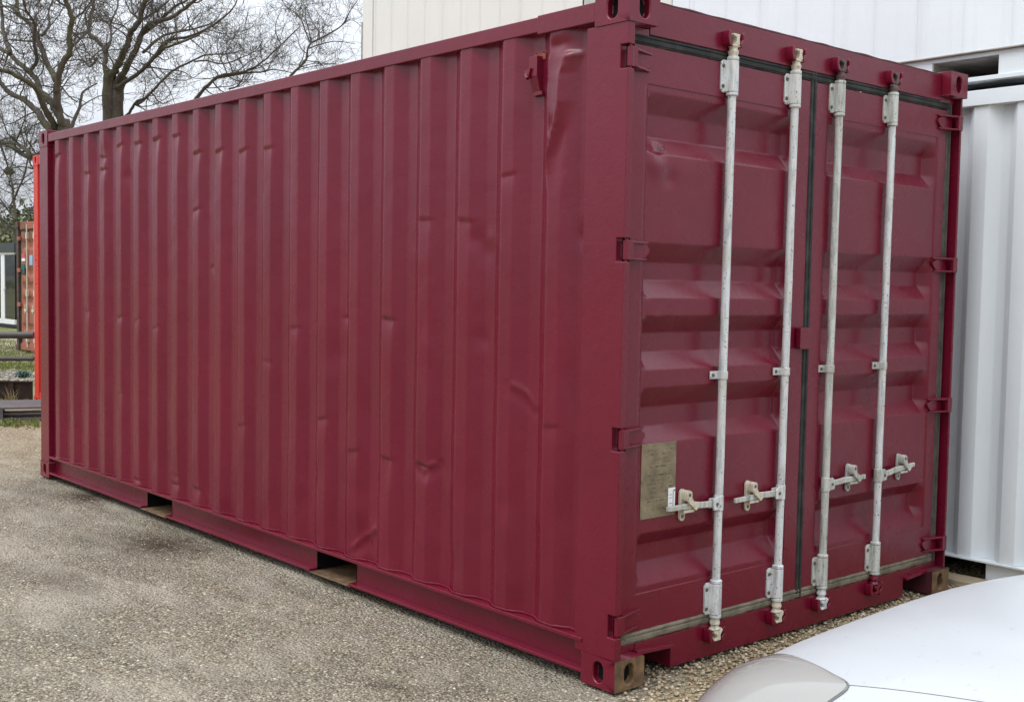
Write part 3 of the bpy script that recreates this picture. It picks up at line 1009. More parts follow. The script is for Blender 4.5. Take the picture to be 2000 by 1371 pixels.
def door(s):
    """left leaf (s=0) y .085-1.192; right leaf y 1.246-2.353"""
    if s == 0: ya, yb, pa, pb = 0.088, 1.196, 0.168, 1.105
    else: ya, yb, pa, pb = 1.242, 2.345, 1.333, 2.266
    root_m = MB()
    XF = -0.056
    zb = sorted([(z, -0.004 - 0.051 * d) for z, d in ROWS] + [(0.336, -0.004), (2.272, -0.004)])
    brz = [(0.192, 0.0), (0.3355, 0.0)] + zb + [(2.2725, 0.0), (2.410, 0.0)]
    zc = set()
    for z, _ in brz:
        for d in (-0.006, -0.003, 0, 0.003, 0.006): zc.add(round(z + d, 4))
    zz = 0.192
    while zz < 2.41: zc.add(round(zz, 4)); zz += 0.02
    zs = np.array(sorted(z for z in zc if 0.192 <= z <= 2.41))
    yc = set([ya, yb])
    for y in (pa, pb):
        for d in (-0.0015, 0.0, 0.0015): yc.add(round(y + d, 4))
    for y in (pa + 0.03, pb - 0.048):
        for d in (-0.006, 0, 0.006): yc.add(round(y + d, 4))
    yy = ya
    while yy < yb: yc.add(round(yy, 4)); yy += 0.02
    ys = np.array(sorted(yc))
    Yg, Zg = np.meshgrid(ys, zs)
    prof = smooth_profile(brz, Zg, 0.004)
    inpanel = ((Yg > pa - 0.0002) & (Yg < pb + 0.0002) & (Zg > 0.3357) & (Zg < 2.2723))
    e = np.clip(np.minimum((Yg - pa) / 0.03, (pb - Yg) / 0.048), 0, 1)
    rec = np.where(inpanel, -0.004 + (np.minimum(prof, -0.004) + 0.004) * e, 0.0)
    D = rec
    for i in range(D.shape[0]):
        for j in range(D.shape[1]):
            D[i, j] += mnoise.noise(Vector((Yg[i, j] * 4, 7 + s, Zg[i, j] * 4))) * 0.0014 + mnoise.noise(Vector((Yg[i, j] * 13, 2 + s, Zg[i, j] * 13))) * 0.0005
    if s == 0:                                            # knocks on the upper left of the left leaf
        for y, z, r, a in [(0.245, 2.035, 0.022, -22), (0.205, 1.985, 0.04, 8), (0.25, 1.955, 0.05, 10), (0.30, 1.93, 0.035, -12), (0.40, 1.945, 0.07, 6), (0.42, 1.915, 0.06, -6), (0.235, 1.40, 0.03, 6), (0.195, 1.49, 0.025, -8), (0.35, 1.72, .06, 3)]:
            D += a * 0.001 * np.exp(-(((Yg - y) / r) ** 2 + ((Zg - z) / (r * 0.8)) ** 2))
    o = grid_mesh('door', XF + D, Yg, Zg, M['burgundy'], BUR, angle=None, label='left door leaf with the data plate' if s == 0 else 'right door leaf without a plate')
    # edges of the leaf
    m = MB()
    m.box(-0.115, XF - 0.0005, ya, ya + 0.004, 0.192, 2.410)
    m.box(-0.115, XF - 0.0005, yb - 0.004, yb, 0.192, 2.410)
    m.box(-0.115, XF - 0.0005, ya + 0.004, yb - 0.004, 0.192, 0.196)
    m.box(-0.115, XF - 0.0005, ya + 0.004, yb - 0.004, 2.406, 2.410)
    m.build('leaf_edge', M['burgundy'], o)
    # hinges
    for h in HZ:
        m = MB()
        Y = (lambda y: y) if s == 0 else (lambda y: Wd - y)
        m.tube([(-0.018, Y(0.028), h - 0.037), (-0.018, Y(0.028), h + 0.037)], 0.0125, 14)
        m.box(-0.025, -0.0065, Y(0.018), Y(0.058), h - 0.036, h + 0.036)
        m.prism([(Y(0.058), h - 0.034), (Y(0.10), h - 0.038), (Y(0.165), h - 0.024), (Y(0.185), h - 0.004), (Y(0.185), h + 0.010), (Y(0.165), h + 0.024), (Y(0.10), h + 0.034), (Y(0.058), h + 0.034)], 'x', -0.0575, -0.044)
        m.prism([(-0.0565, Y(0.055)), (-0.0565, Y(0.180)), (-0.046, Y(0.180)), (-0.016, Y(0.075)), (-0.0095, Y(0.055))], 'z', h + 0.026, h + 0.036)
        m.prism([(-0.0565, Y(0.055)), (-0.0565, Y(0.172)), (-0.046, Y(0.172)), (-0.016, Y(0.075)), (-0.0095, Y(0.055))], 'z', h - 0.036, h - 0.027)
        m.tube([(-0.018, Y(0.028), h - 0.046), (-0.018, Y(0.028), h + 0.046)], 0.007, 10)
        m.build('hinge', M['burgundy'], o, bevel=0.003)
    return o


DL, DR = door(0), door(1)


def gasket():
    # top strip: grooved rubber
    def strip(name, mat, y0, y1, zt0, zt1, h, horizontal=True, label=None, jag=0.0):
        m = MB()
        n = max(2, int(abs(y1 - y0) / 0.03))
        prof = [(0.000, 0.0), (0.006, 0.18), (0.006, 0.30), (0.0025, 0.36), (0.0025, 0.44), (0.007, 0.50), (0.007, 0.78), (0.003, 0.84), (0.003, 0.92), (0.0, 1.0)]
        rows = []
        for i in range(n + 1):
            t = i / n
            y = y0 + (y1 - y0) * t
            zt = zt0 + (zt1 - zt0) * t
            rows.append([(-0.058 + d + random.uniform(-1, 1) * 0.0006, y, zt - h * f + (random.uniform(-1, 1) * jag if f in (0.0, 1.0) else 0)) for d, f in prof])
        vs = [p for r in rows for p in r]
        k = len(prof)
        m.add(vs, [(i * k + j, i * k + j + 1, (i + 1) * k + j + 1, (i + 1) * k + j) for i in range(n) for j in range(k - 1)])
        return m
    strip('g', None, 0.037, Wd - 0.080, 2.453, 2.455, 0.042, jag=0.002).build('gasket', M['gasket'], BUR, label='black rubber seal along the top of the doors')
    strip('g', None, 0.085, Wd - 0.085, 0.193, 0.193, 0.046, jag=0.003).build('gasket', M['gasket_dirty'], BUR, label='dusty tan seal along the foot of the doors')
    for (y0, y1, mat, lab, xb) in ((1.1965, 1.2415, 'gasket', 'black seal between the two door leaves', -0.058), (2.346, 2.394, 'gasket_side', 'grey side seal of the right door', -0.060)):
        m = MB()
        rows = []
        n = 90
        prof = [(0.0, 0.0), (0.006, 0.12), (0.006, 0.42), (0.002, 0.48), (0.002, 0.58), (0.007, 0.64), (0.007, 0.9), (0.0, 1.0)]
        for i in range(n + 1):
            z = 0.150 + (2.452 - 0.150) * i / n
            w = 0.004 * mnoise.noise(Vector((0, y0 * 10, z * 2))) if y0 > 1 and y0 < 2 else 0
            rows.append([(xb + d, y0 + (y1 - y0) * f + w, z) for d, f in prof])
        k = len(prof)
        m.add([p for r in rows for p in r], [(i * k + j, i * k + j + 1, (i + 1) * k + j + 1, (i + 1) * k + j) for i in range(n) for j in range(k - 1)])
        m.build('gasket', M[mat], BUR, label=lab)


gasket()
m = MB()
m.prism([(1.138, 1.262), (1.143, 1.257), (1.214, 1.257), (1.219, 1.262), (1.219, 1.345), (1.214, 1.350), (1.143, 1.350), (1.138, 1.345)], 'x', -0.050, -0.026)
m.cyl((-0.027, 1.185, 1.31), (-0.0245, 1.185, 1.31), 0.004)
m.build('seal_plate', M['burgundy'], DR, bevel=0.004, label='small square burgundy plate over the door seam')

# ---- locking bars
RX = -0.033
ZHANDLE = 0.645


def locking_bar(y, side, mat, matk, label, y_low, caps, tilt=0.0):
    """side -1: handle points to smaller y, +1: to larger y"""
    def yy(z): return y_low + (y - y_low) * (z - 0.1) / 2.4
    m = MB()
    zs = np.linspace(0.13, 2.47, 60)
    m.tube([(RX + 0.0004 * math.sin(z * 9 + y), yy(z) + 0.0006 * math.sin(z * 7 + 3 * y), z) for z in zs], [0.0168 + 0.0003 * random.random() for z in zs], 16)
    bar = m.build('locking_bar', mat, BUR, label=label)
    # keepers on the doors: flanged saddle with four bolts
    for zt, zb_ in ((2.420, 2.292), (0.316, 0.186)):
        m = MB()
        c = yy((zt + zb_) / 2)
        zc, hh = (zt + zb_) / 2, (zt - zb_) / 2
        m.cur = 0
        m.prism([(c - 0.050, zc - hh + 0.012), (c - 0.040, zc - hh), (c + 0.030, zc - hh), (c + 0.040, zc - hh + 0.012), (c + 0.040, zc + hh - 0.012), (c + 0.030, zc + hh), (c - 0.040, zc + hh), (c - 0.050, zc + hh - 0.012)], 'x', -0.0575, -0.048)
        pr = [(-0.049, c - 0.028)]
        for k in range(9):
            a = math.pi * k / 8
            pr.append((RX + 0.0225 * math.sin(a) + 0.001, c - 0.0255 * math.cos(a)))
        pr.append((-0.049, c + 0.028))
        m.prism(pr, 'z', zc - hh + 0.002, zc + hh - 0.002)
        for zr in (zc + hh + 0.006, zc - hh - 0.006):
            m.lathe(RX, c, [(0.0168, zr - 0.009), (0.0245, zr - 0.006), (0.0245, zr + 0.006), (0.0168, zr + 0.009)])
        m.cur = 1
        for dy in (-0.040, 0.033):
            for dz in (-0.040, 0.040):
                m.cyl((-0.049, c + dy, zc + dz), (-0.0435, c + dy, zc + dz), 0.0085, 8)
        m.build('keeper', [matk, M['bolt']], bar, bevel=0.0025)
    # middle guide strap
    m = MB()
    c = yy(1.165)
    m.box(-0.0575, -0.051, c - 0.055, c - 0.018, 1.148, 1.180)
    m.box(-0.0575, -0.051, c + 0.018, c + 0.028, 1.148, 1.180)
    pr = [(-0.056, c - 0.021)]
    for k in range(9):
        a = math.pi * k / 8
        pr.append((RX + 0.0205 * math.sin(a), c - 0.021 * math.cos(a)))
    pr.append((-0.056, c + 0.021))
    m.prism(pr, 'z', 1.148, 1.180)
    m.cur = 1
    m.cyl((-0.052, c - 0.040, 1.164), (-0.046, c - 0.040, 1.164), 0.0075, 8)
    m.build('guide_strap', [matk, M['bolt']], bar, bevel=0.002)
    # cam ends
    for z0, up, mt in ((2.455, 1, caps[0]), (0.148, -1, caps[1])):
        m = MB()
        c = yy(z0)
        m.lathe(RX, c, [(0.0175, z0 - 0.03 * up), (0.0195, z0 - 0.012 * up), (0.0215, z0 - 0.006 * up), (0.0215, z0), (0.0180, z0 + 0.004 * up), (0.0165, z0 + 0.012 * up), (0.0215, z0 + 0.018 * up), (0.0215, z0 + 0.023 * up), (0.0150, z0 + 0.027 * up)])
        zz0, zz1 = sorted((z0 + 0.024 * up, z0 + 0.066 * up))
        m.prism([(c - 0.010, zz0), (c + 0.018, zz0), (c + 0.014, (zz0 + zz1) / 2), (c + 0.018, zz1), (c - 0.022, zz1), (c - 0.020, zz1 - 0.008), (c - 0.004, zz1 - 0.014), (c - 0.004, zz0 + 0.012)] if up > 0 else
                [(c - 0.022, zz0), (c + 0.018, zz0), (c + 0.016, (zz0 + zz1) / 2), (c + 0.030, zz1 - 0.004), (c + 0.028, zz1 + 0.004), (c + 0.010, zz1 - 0.004), (c - 0.020, zz1 - 0.002), (c - 0.020, zz1 - 0.012), (c - 0.002, (zz0 + zz1) / 2), (c - 0.004, zz0 + 0.010), (c - 0.022, zz0 + 0.008)], 'x', RX - 0.016, RX + 0.020)
        m.box(RX - 0.012, RX + 0.014, c - 0.028, c + 0.030, z0 + 0.018 * up, z0 + 0.023 * up)
        m.build('cam_end', mt, bar, bevel=0.002)
        # the burgundy cam keeper on the header or sill
        m = MB()
        zc = z0 + 0.045 * up
        for q in (-1, 1):
            m.prism([(c + q * 0.026, zc - 0.032), (c + q * 0.046, zc - 0.025), (c + q * 0.054, zc + 0.004), (c + q * 0.047, zc + 0.031), (c + q * 0.033, zc + 0.027), (c + q * 0.038, zc + 0.002), (c + q * 0.025, zc - 0.014)], 'x', -0.052, -0.014)
        m.box(-0.053, -0.045, c - 0.040, c + 0.040, zc - 0.022, zc + 0.022)
        m.build('cam_keeper', M['burgundy'], bar, bevel=0.004)
    # handle: clevis on the bar, flat lever, retainer with two eyes
    zh = ZHANDLE
    c = yy(zh)
    m = MB()
    t = side
    m.prism([(c + t * -0.004, zh - 0.028), (c + t * 0.050, zh - 0.024), (c + t * 0.054, zh + 0.016), (c + t * 0.032, zh + 0.030), (c + t * -0.004, zh + 0.026)], 'x', RX + 0.010, RX + 0.017)
    m.prism([(c + t * 0.002, zh - 0.022), (c + t * 0.046, zh - 0.020), (c + t * 0.046, zh + 0.020), (c + t * 0.002, zh + 0.022)], 'x', RX - 0.016, RX - 0.009)
    m.lathe(RX, c, [(0.0168, zh - 0.032), (0.0200, zh - 0.030), (0.0200, zh + 0.030), (0.0168, zh + 0.032)])
    m.cur = 1
    m.cyl((RX + 0.016, c + t * 0.030, zh), (RX + 0.021, c + t * 0.030, zh), 0.007, 10)
    m.build('clevis', [matk, M['bolt']], bar, bevel=0.003)
    m = MB()
    rise = tilt
    pts = [(0.035, 0.0), (0.10, 0.001 + rise * .2), (0.15, 0.004 + rise * .4), (0.19, 0.002 + rise * .6), (0.24, rise * .8), (0.315, rise)]
    up_ = [(c + t * a, zh + b + 0.0125 - 0.002 * (a > 0.2)) for a, b in pts]
    dn_ = [(c + t * a, zh + b - 0.0125 + 0.003 * (a > 0.2)) for a, b in pts]
    m.prism(up_ + dn_[::-1], 'x', RX - 0.006, RX + 0.008)
    m.build('handle', M['bar_dirty'], bar, bevel=0.003)
    m = MB()
    hb = c + t * 0.205
    zq = zh + 0.004 + rise * .6
    m.stadium(hb, zq + 0.002, 0.032, 0.128, -0.0575, -0.048)
    m.cur = 1
    m.cyl((-0.050, hb, zq + 0.046), (-0.0455, hb, zq + 0.046), 0.0085, 10)
    m.cyl((-0.050, hb, zq - 0.044), (-0.0472, hb, zq - 0.044), 0.0085, 10)
    m.cur = 0
    m.stadium(hb + 0.006, zq + 0.040, 0.030, 0.046, -0.049, -0.016)
    m.prism([(hb - 0.006, zq + 0.034), (hb + 0.014, zq + 0.040), (hb + 0.030, zq + 0.018), (hb + 0.062, zq + 0.012), (hb + 0.058, zq - 0.010), (hb + 0.044, zq - 0.020), (hb + 0.026, zq - 0.004), (hb + 0.004, zq + 0.010)], 'x', RX + 0.009, RX + 0.019)
    m.box(-0.049, RX + 0.010, hb - 0.018, hb + 0.044, zq - 0.026, zq - 0.016)
    m.cur = 1
    m.cyl((RX + 0.0185, hb + 0.004, zq + 0.046), (RX + 0.0205, hb + 0.004, zq + 0.046), 0.007, 10)
    m.build('handle_retainer', [M['bar_dirty'] if matk is M['bar_dirty'] else M['bar_cream'], M['bolt']], bar, bevel=0.0025)
    return bar


locking_bar(0.636, -1, M['bar_white'], M['bar_white'], 'first white locking bar from the left with cream ends', 0.618, (M['bar_cream'], M['bar_cream']), 0.008)
locking_bar(1.057, -1, M['bar_white'], M['bar_white'], 'second white locking bar on the left door beside the seam', 1.034, (M['bar_cream'], M['bar_cream']), -0.004)
locking_bar(1.385, 1, M['bar_dirty'], M['bar_dirty'], 'dingy locking bar right of the seam', 1.368, (M['cam_stained'], M['bar_white']), 0.006)
locking_bar(1.818, 1, M['bar_white'], M['bar_dirty'], 'rightmost locking bar with greyish keepers', 1.798, (M['cam_stained'], M['burgundy']), 0.024)

# ---- data plate, its sticker and the pen marks
m = MB()
y0, y1, z0, z1 = 0.181, 0.381, 0.622, 0.912
m.box(-0.0595, -0.0565, y0, y1, z0, z1)
m.box(-0.0596, -0.0555, y0, y1, z1 - 0.006, z1 + 0.001)
for ry in (y0 + 0.008, y1 - 0.008):
    for rz_ in (z0 + 0.008, (z0 + z1) / 2, z1 - 0.008): m.cyl((-0.0566, ry, rz_), (-0.0545, ry, rz_), 0.004, 8)
pl = m.build('data_plate', M['plate'], DL, bevel=0.001, label='tarnished metal data plate with worn stamped lines')
m = MB()
rr = random.Random(3)
for r in range(15):
    zz = z1 - 0.028 - r * 0.0165
    yq = y0 + 0.03 + rr.random() * 0.03
    while yq < y1 - 0.025:
        w = rr.choice((0.004, 0.006, 0.012, 0.018))
        if rr.random() < 0.62: m.box(-0.0566, -0.0560, yq, yq + w, zz, zz + rr.choice((0.002, 0.005, 0.006)))
        yq += w + rr.choice((0.003, 0.005, 0.014))
for (a, b, zz) in ((0.23, 0.37, 0.846), (0.26, 0.37, 0.822), (0.22, 0.36, 0.79), (0.23, 0.34, 0.765), (0.20, 0.37, 0.70)):
    m.box(-0.0566, -0.0560, a, b, zz, zz + 0.0015)
m.build('stamped_lines', simple('worn_stamp', (0.125, 0.10, 0.065), 0.6, var=0.4, scale=60), pl)
m = MB()
m.cur = 0
m.box(-0.0563, -0.0545, 0.338, 0.378, 0.640, 0.730)
m.cur = 1
for zz in (0.655, 0.668, 0.690, 0.702): m.box(-0.0547, -0.0543, 0.345, 0.362, zz, zz + 0.002)
m.box(-0.0547, -0.0543, 0.365, 0.368, 0.65, 0.72)
m.box(-0.0547, -0.0543, 0.370, 0.377, 0.716, 0.722)
m.build('sticker', [M['sticker'], M['ink']], pl)


def pen():
    """the handwritten 15 on the bright upper slope of the left door"""
    m = MB()
    def P(px, py):                                      # the slope between z 2.083 (x -.096) and z 2.017 (x -.060)
        p = on_y(px, py, 0)
        d = RM @ Vector(((px - 1000) / FPX, -(py - 685.5) / FPX, -1.0))
        # plane through (-.0935,*,2.083) and (-.0575,*,2.017)
        nx, nz = 0.066, 0.036
        t = (nx * (-0.0935 - CV.x) + nz * (2.083 - CV.z)) / (nx * d.x + nz * d.z)
        q = CV + d * t
        return q + Vector((0.0015, 0, 0.0008))
    k = 160 / 1994
    S = lambda pts: [P(1240 + a * k, 240 + b * k) for a, b in pts]
    m.tube(S([(545, 540), (570, 580), (600, 640), (628, 705)]), 0.0011, 5)
    m.tube(S([(528, 615), (555, 670), (575, 700)]), 0.0010, 5)
    m.tube(S([(655, 600), (690, 592), (712, 612), (720, 650), (705, 685), (668, 682)]), 0.0012, 5)
    m.tube(S([(640, 600), (615, 640)]), 0.0009, 5)
    m.build('pen_mark', M['ink_red'], DL, label='handwritten 15 on the left door')


pen()

# ---- little box latch on the side wall
m = MB()
xc = -0.512
m.box(xc - 0.040, xc + 0.036, 0.034, 0.044, 2.262, 2.436)
m.box(xc - 0.030, xc + 0.018, 0.000, 0.036, 2.335, 2.412)
m.prism([(0.000, 2.3348), (0.036, 2.3348), (0.036, 2.275), (0.020, 2.275)], 'x', xc - 0.026, xc + 0.018)
m.tube([(xc - 0.024, 0.004, 2.352), (xc - 0.034, -0.010, 2.338), (xc - 0.022, -0.012, 2.326)], 0.008, 6)
m.prism([(xc - 0.052, 2.358), (xc - 0.010, 2.366), (xc - 0.022, 2.330), (xc - 0.034, 2.322)], 'y', -0.010, 0.002)
m.box(xc - 0.014, xc + 0.030, 0.018, 0.036, 2.262, 2.276)
m.cur = 1
m.box(xc - 0.030, xc + 0.034, 0.030, 0.0345, 2.400, 2.425)
m.cur = 2
m.cyl((xc - 0.024, 0.034, 2.427), (xc - 0.024, 0.0325, 2.427), 0.004, 8)
m.cyl((xc + 0.022, 0.034, 2.427), (xc + 0.022, 0.0325, 2.427), 0.004, 8)
m.build('latch_box', [M['burgundy'], simple('orange_rust_spot', (0.22, 0.055, 0.025), 0.8, var=0.4, scale=40), M['black']], BUR, bevel=0.003, label='small burgundy box fitting high on the side wall')

# ------------------------------------------------------------------ white stack to the right
WY = 2.68
WX0, WX1, WXU = -2.15, 3.904, 0.40


def lower_white():
    R = empty('storage_container', (WX0, WY, 0), 'white corrugated container at ground level behind the right door', 'container')
    R2 = lambda o: o
    m = MB()
    def fin(mb, name, mat, bevel=0.003, label=None):
        o = mb.build(name, mat, None, bevel=bevel, label=label)
        o.parent = R; o.matrix_parent_inverse = Matrix.Translation((-WX0, -WY, 0))
        return o
    o = plain_corrugated('side_panel', M['white'], None, (WX0 + 0.18, WY + 0.010), (WX1 - 0.18, WY + 0.010), 0.13, 2.50, pitch=0.229, flat=0.077, slope=0.053, depth=0.054, nrm=(0, -1), phase=0.045, w=0.002)
    o.parent = R; o.matrix_parent_inverse = Matrix.Translation((-WX0, -WY, 0))
    m.box(WX0 + 0.18, WX1 - 0.18, WY - 0.004, WY + 0.06, 2.474, 2.553); fin(m, 'top_rail', M['white'])
    m = MB()
    m.box(WX0 + 0.18, WX1 - 0.18, WY - 0.006, WY + 0.08, 0.117, 0.129)
    for a, b in ((WX0 + 0.18, -0.305), (0.055, 1.745), (2.105, WX1 - 0.18)):
        m.box(a, b, WY + 0.035, WY + 0.043, 0.004, 0.1175)
    fin(m, 'bottom_rail', M['white'])
    m = MB()
    for a, b in ((-0.305, 0.055), (1.745, 2.105)):
        m = MB()
        m.box(a, b, WY + 0.9, WY + 0.91, 0.005, 0.1165)
        m.box(a - 0.004, a, WY + 0.043, WY + 0.9, 0.005, 0.1165)
        m.box(b, b + 0.004, WY + 0.043, WY + 0.9, 0.005, 0.1165)
        fin(m, 'fork_pocket', M['black'], 0)
    m = MB()
    for x in (WX0, WX1 - 0.178):
        m = MB(); m.box(x, x + 0.178, WY, WY + 0.12, 0.117, 2.475); fin(m, 'corner_post', M['white'])
    m = MB()
    for x in (WX0, WX1 - 0.178):
        for z in (0, H - 0.118):
            m = MB(); m.box(x, x + 0.178, WY - 0.003, WY + 0.162, z, z + 0.118); fin(m, 'corner_casting', M['white'])
    m = MB()
    m.box(WX0 + 0.05, WX1 - 0.05, WY + 0.06, WY + Wd - 0.02, 2.50, 2.535)
    m.box(WX0 + 0.02, WX1 - 0.02, WY + 0.08, WY + Wd, 0.118, 0.16)
    m.box(WX1 - 0.06, WX1 - 0.02, WY + 0.1, WY + Wd, 0.16, 2.5)
    m.box(WX0 + 0.02, WX0 + 0.06, WY + 0.1, WY + Wd, 0.16, 2.5)
    m.box(WX0 + 0.06, WX1 - 0.06, WY + Wd - 0.04, WY + Wd, 0.16, 2.5)
    fin(m, 'body_shell', M['white'])


lower_white()


def ribbed_panel(name, mat, parent_inv, x0, x1, y, z0, z1, big=0.26, small=0.052):
    """flat cladding with a deeper joint every `big` and hairline ribs between"""
    br = [(x0 - 0.1, 0)]
    a, k = x0 + 0.03, 0
    per = round(big / small)
    while a < x1 - 0.02:
        d = 0.005 if k % per == 0 else 0.0011
        w = 0.005 if k % per == 0 else 0.006
        br += [(a - w, 0), (a, d), (a + w, 0)]
        a += small; k += 1
    br.append((x1 + 0.1, 0))
    xs = np.array(sorted(set([x0, x1] + [b[0] for b in br if x0 < b[0] < x1])))
    D = np.interp(xs, [b[0] for b in br], [b[1] for b in br])
    zs = np.array([z0, z1])
    S, Zg = np.meshgrid(xs, zs)
    o = grid_mesh(name, S, y + np.repeat(D[None], 2, 0), Zg, mat, None)
    if parent_inv:
        o.parent = parent_inv[0]; o.matrix_parent_inverse = parent_inv[1]
    return o


def upper_white():
    R = empty('site_cabin', (WX0, WY, 2.6), 'white flat-panelled cabin stacked on the white corrugated container', 'cabin')
    inv = Matrix.Translation((-WX0, -WY, -2.6))
    def fin(mb, name, mat, bevel=0.003, label=None):
        o = mb.build(name, mat, None, bevel=bevel, label=label)
        o.parent = R; o.matrix_parent_inverse = inv
        return o
    ZT = 5.3
    ribbed_panel('wall_panel', M['white_panel'], (R, inv), WX0 + 0.14, WXU - 0.14, WY - 0.018, 2.752, ZT - 0.15)
    m = MB()
    m.box(WX0, WX0 + 0.14, WY - 0.024, WY + 0.12, 2.752, ZT)
    fin(m, 'corner_post', M['white_panel'])
    m = MB()
    m.box(WXU - 0.14, WXU, WY - 0.024, WY + 0.12, 2.752, ZT)
    fin(m, 'corner_post', M['white_panel'])
    m = MB()
    m.box(WX0, WXU, WY - 0.022, WY + 0.002, 2.744, 2.7515)
    fin(m, 'drip_edge', M['grey_lip'], 0.002, 'dusty grey lip under the wall panels')
    m = MB()
    m.box(WX0, WXU, WY + 0.004, WY + 0.02, 2.722, 2.744)
    m.box(WX0, WXU, WY - 0.006, WY + 0.08, 2.598, 2.622)
    for a, b in ((WX0, -1.72), (-1.36, -0.335), (0.030, WXU)): m.box(a, b, WY + 0.002, WY + 0.02, 2.6215, 2.7225)
    fin(m, 'base_frame', M['white'])
    m = MB()
    for a, b in ((-0.335, 0.030), (-1.72, -1.36)):
        m = MB()
        m.box(a - 0.004, a, WY + 0.02, WY + 0.6, 2.6225, 2.7215)
        m.box(b, b + 0.004, WY + 0.02, WY + 0.6, 2.6225, 2.7215)
        m.box(a, b, WY + 0.6, WY + 0.61, 2.6225, 2.7215)
        m.box(a, b, WY + 0.02, WY + 0.6, 2.7215, 2.726)
        fin(m, 'fork_pocket', M['grey_lip'], 0)
    m = MB()
    m.box(WX0, WXU, WY - 0.03, WY + Wd, ZT - 0.149, ZT + 0.05)
    m.box(WX0, WX0 + 0.05, WY + 0.12, WY + Wd, 2.7, ZT - 0.15)
    m.box(WXU - 0.05, WXU, WY + 0.12, WY + Wd, 2.7, ZT - 0.15)
    m.box(WX0, WXU, WY + 0.08, WY + Wd, 2.604, 2.62)
    m.box(WX0 + 0.05, WXU - 0.05, WY + Wd - 0.05, WY + Wd, 2.7, ZT - 0.15)
    fin(m, 'roof_frame', M['white_panel'])


upper_white()
m = MB()                                                   # black cable lying in the gap of the stack
pts = []
for i in range(40):
    x = -0.9 + i * 0.05
    pts.append((x, WY + 0.05 + 0.02 * math.sin(i * 0.9), 2.562 + 0.006 * abs(math.sin(i * 0.45))))
m.tube(pts, 0.012, 8)
m.build('cable', M['black'], None, label='black cable lying between the two stacked white units', cat='cable', loc=(0, WY, 2.55))
m = MB()
m.box(-0.62, 0.9, 2.56, 2.70, -0.004, 0.030)
m.build('timber_sleeper', M['wood_tan'], None, label='tan timber lying under the edge of the white container', cat='timber', bevel=0.004, loc=(0, 2.6, 0))


def cream_cabin():
    X0, X1, Y = -5.845, -2.23, 2.75
    for lvl, z0 in ((0, 0.0), (1, 2.6)):
        R = empty('cream_cabin', (X0, Y, z0), 'cream cabin with vertical panel joints showing above the burgundy roof' if lvl else 'cream cabin standing hidden under the upper cream cabin', 'cabin')
        inv = Matrix.Translation((-X0, -Y, -z0))
        def fin(mb, name, mat, bevel=0.003, label=None):
            o = mb.build(name, mat, None, bevel=bevel, label=label)
            o.parent = R; o.matrix_parent_inverse = inv
            return o
        zt = z0 + 2.58
        ribbed_panel('wall_panel', M['cream'], (R, inv), X0 + 0.155, -3.075, Y, z0 + 0.15, zt - 0.15, 0.24, 0.048)
        o = ribbed_panel('wall_panel', M['cream_green'], (R, inv), -3.075, X1 - 0.1, Y + 0.012, z0 + 0.15, zt - 0.15, 0.5, 0.5)
        o['label'] = 'greenish end panel of the cream cabin'
        m = MB()
        m.box(X0, X0 + 0.154, Y - 0.012, Y + 0.12, z0, zt)
        fin(m, 'corner_post', M['cream'])
        m = MB()
        m.box(X1 - 0.1, X1, Y - 0.012, Y + 0.12, z0, zt)
        fin(m, 'corner_post', M['cream'])
        m = MB()
        m.box(X0 + 0.154, X1 - 0.1, Y - 0.008, Y + 0.1, z0, z0 + 0.149)
        m.box(X0 + 0.154, X1 - 0.1, Y - 0.008, Y + 0.1, zt - 0.149, zt)
        m.box(X0 + 0.01, X1 - 0.01, Y + 0.12, Y + Wd, zt - 0.06, zt)
        m.box(X0 + 0.002, X0 + 0.05, Y + 0.121, Y + Wd, z0, zt - 0.061)
        m.box(X1 - 0.05, X1 - 0.002, Y + 0.121, Y + Wd, z0, zt - 0.061)
        m.box(X0 + 0.051, X1 - 0.051, Y + Wd - 0.05, Y + Wd - 0.001, z0, zt - 0.061)
        fin(m, 'frame', M['cream'])
        if lvl:
            m = MB()
            m.box(X0 - 0.006, X0 + 0.006, Y - 0.02, Y - 0.012, 3.30, 3.80)  # grey bar standing in for the dark slot on the post edge
            fin(m, 'slot_bar', M['grey_lip'], 0.002)


cream_cabin()

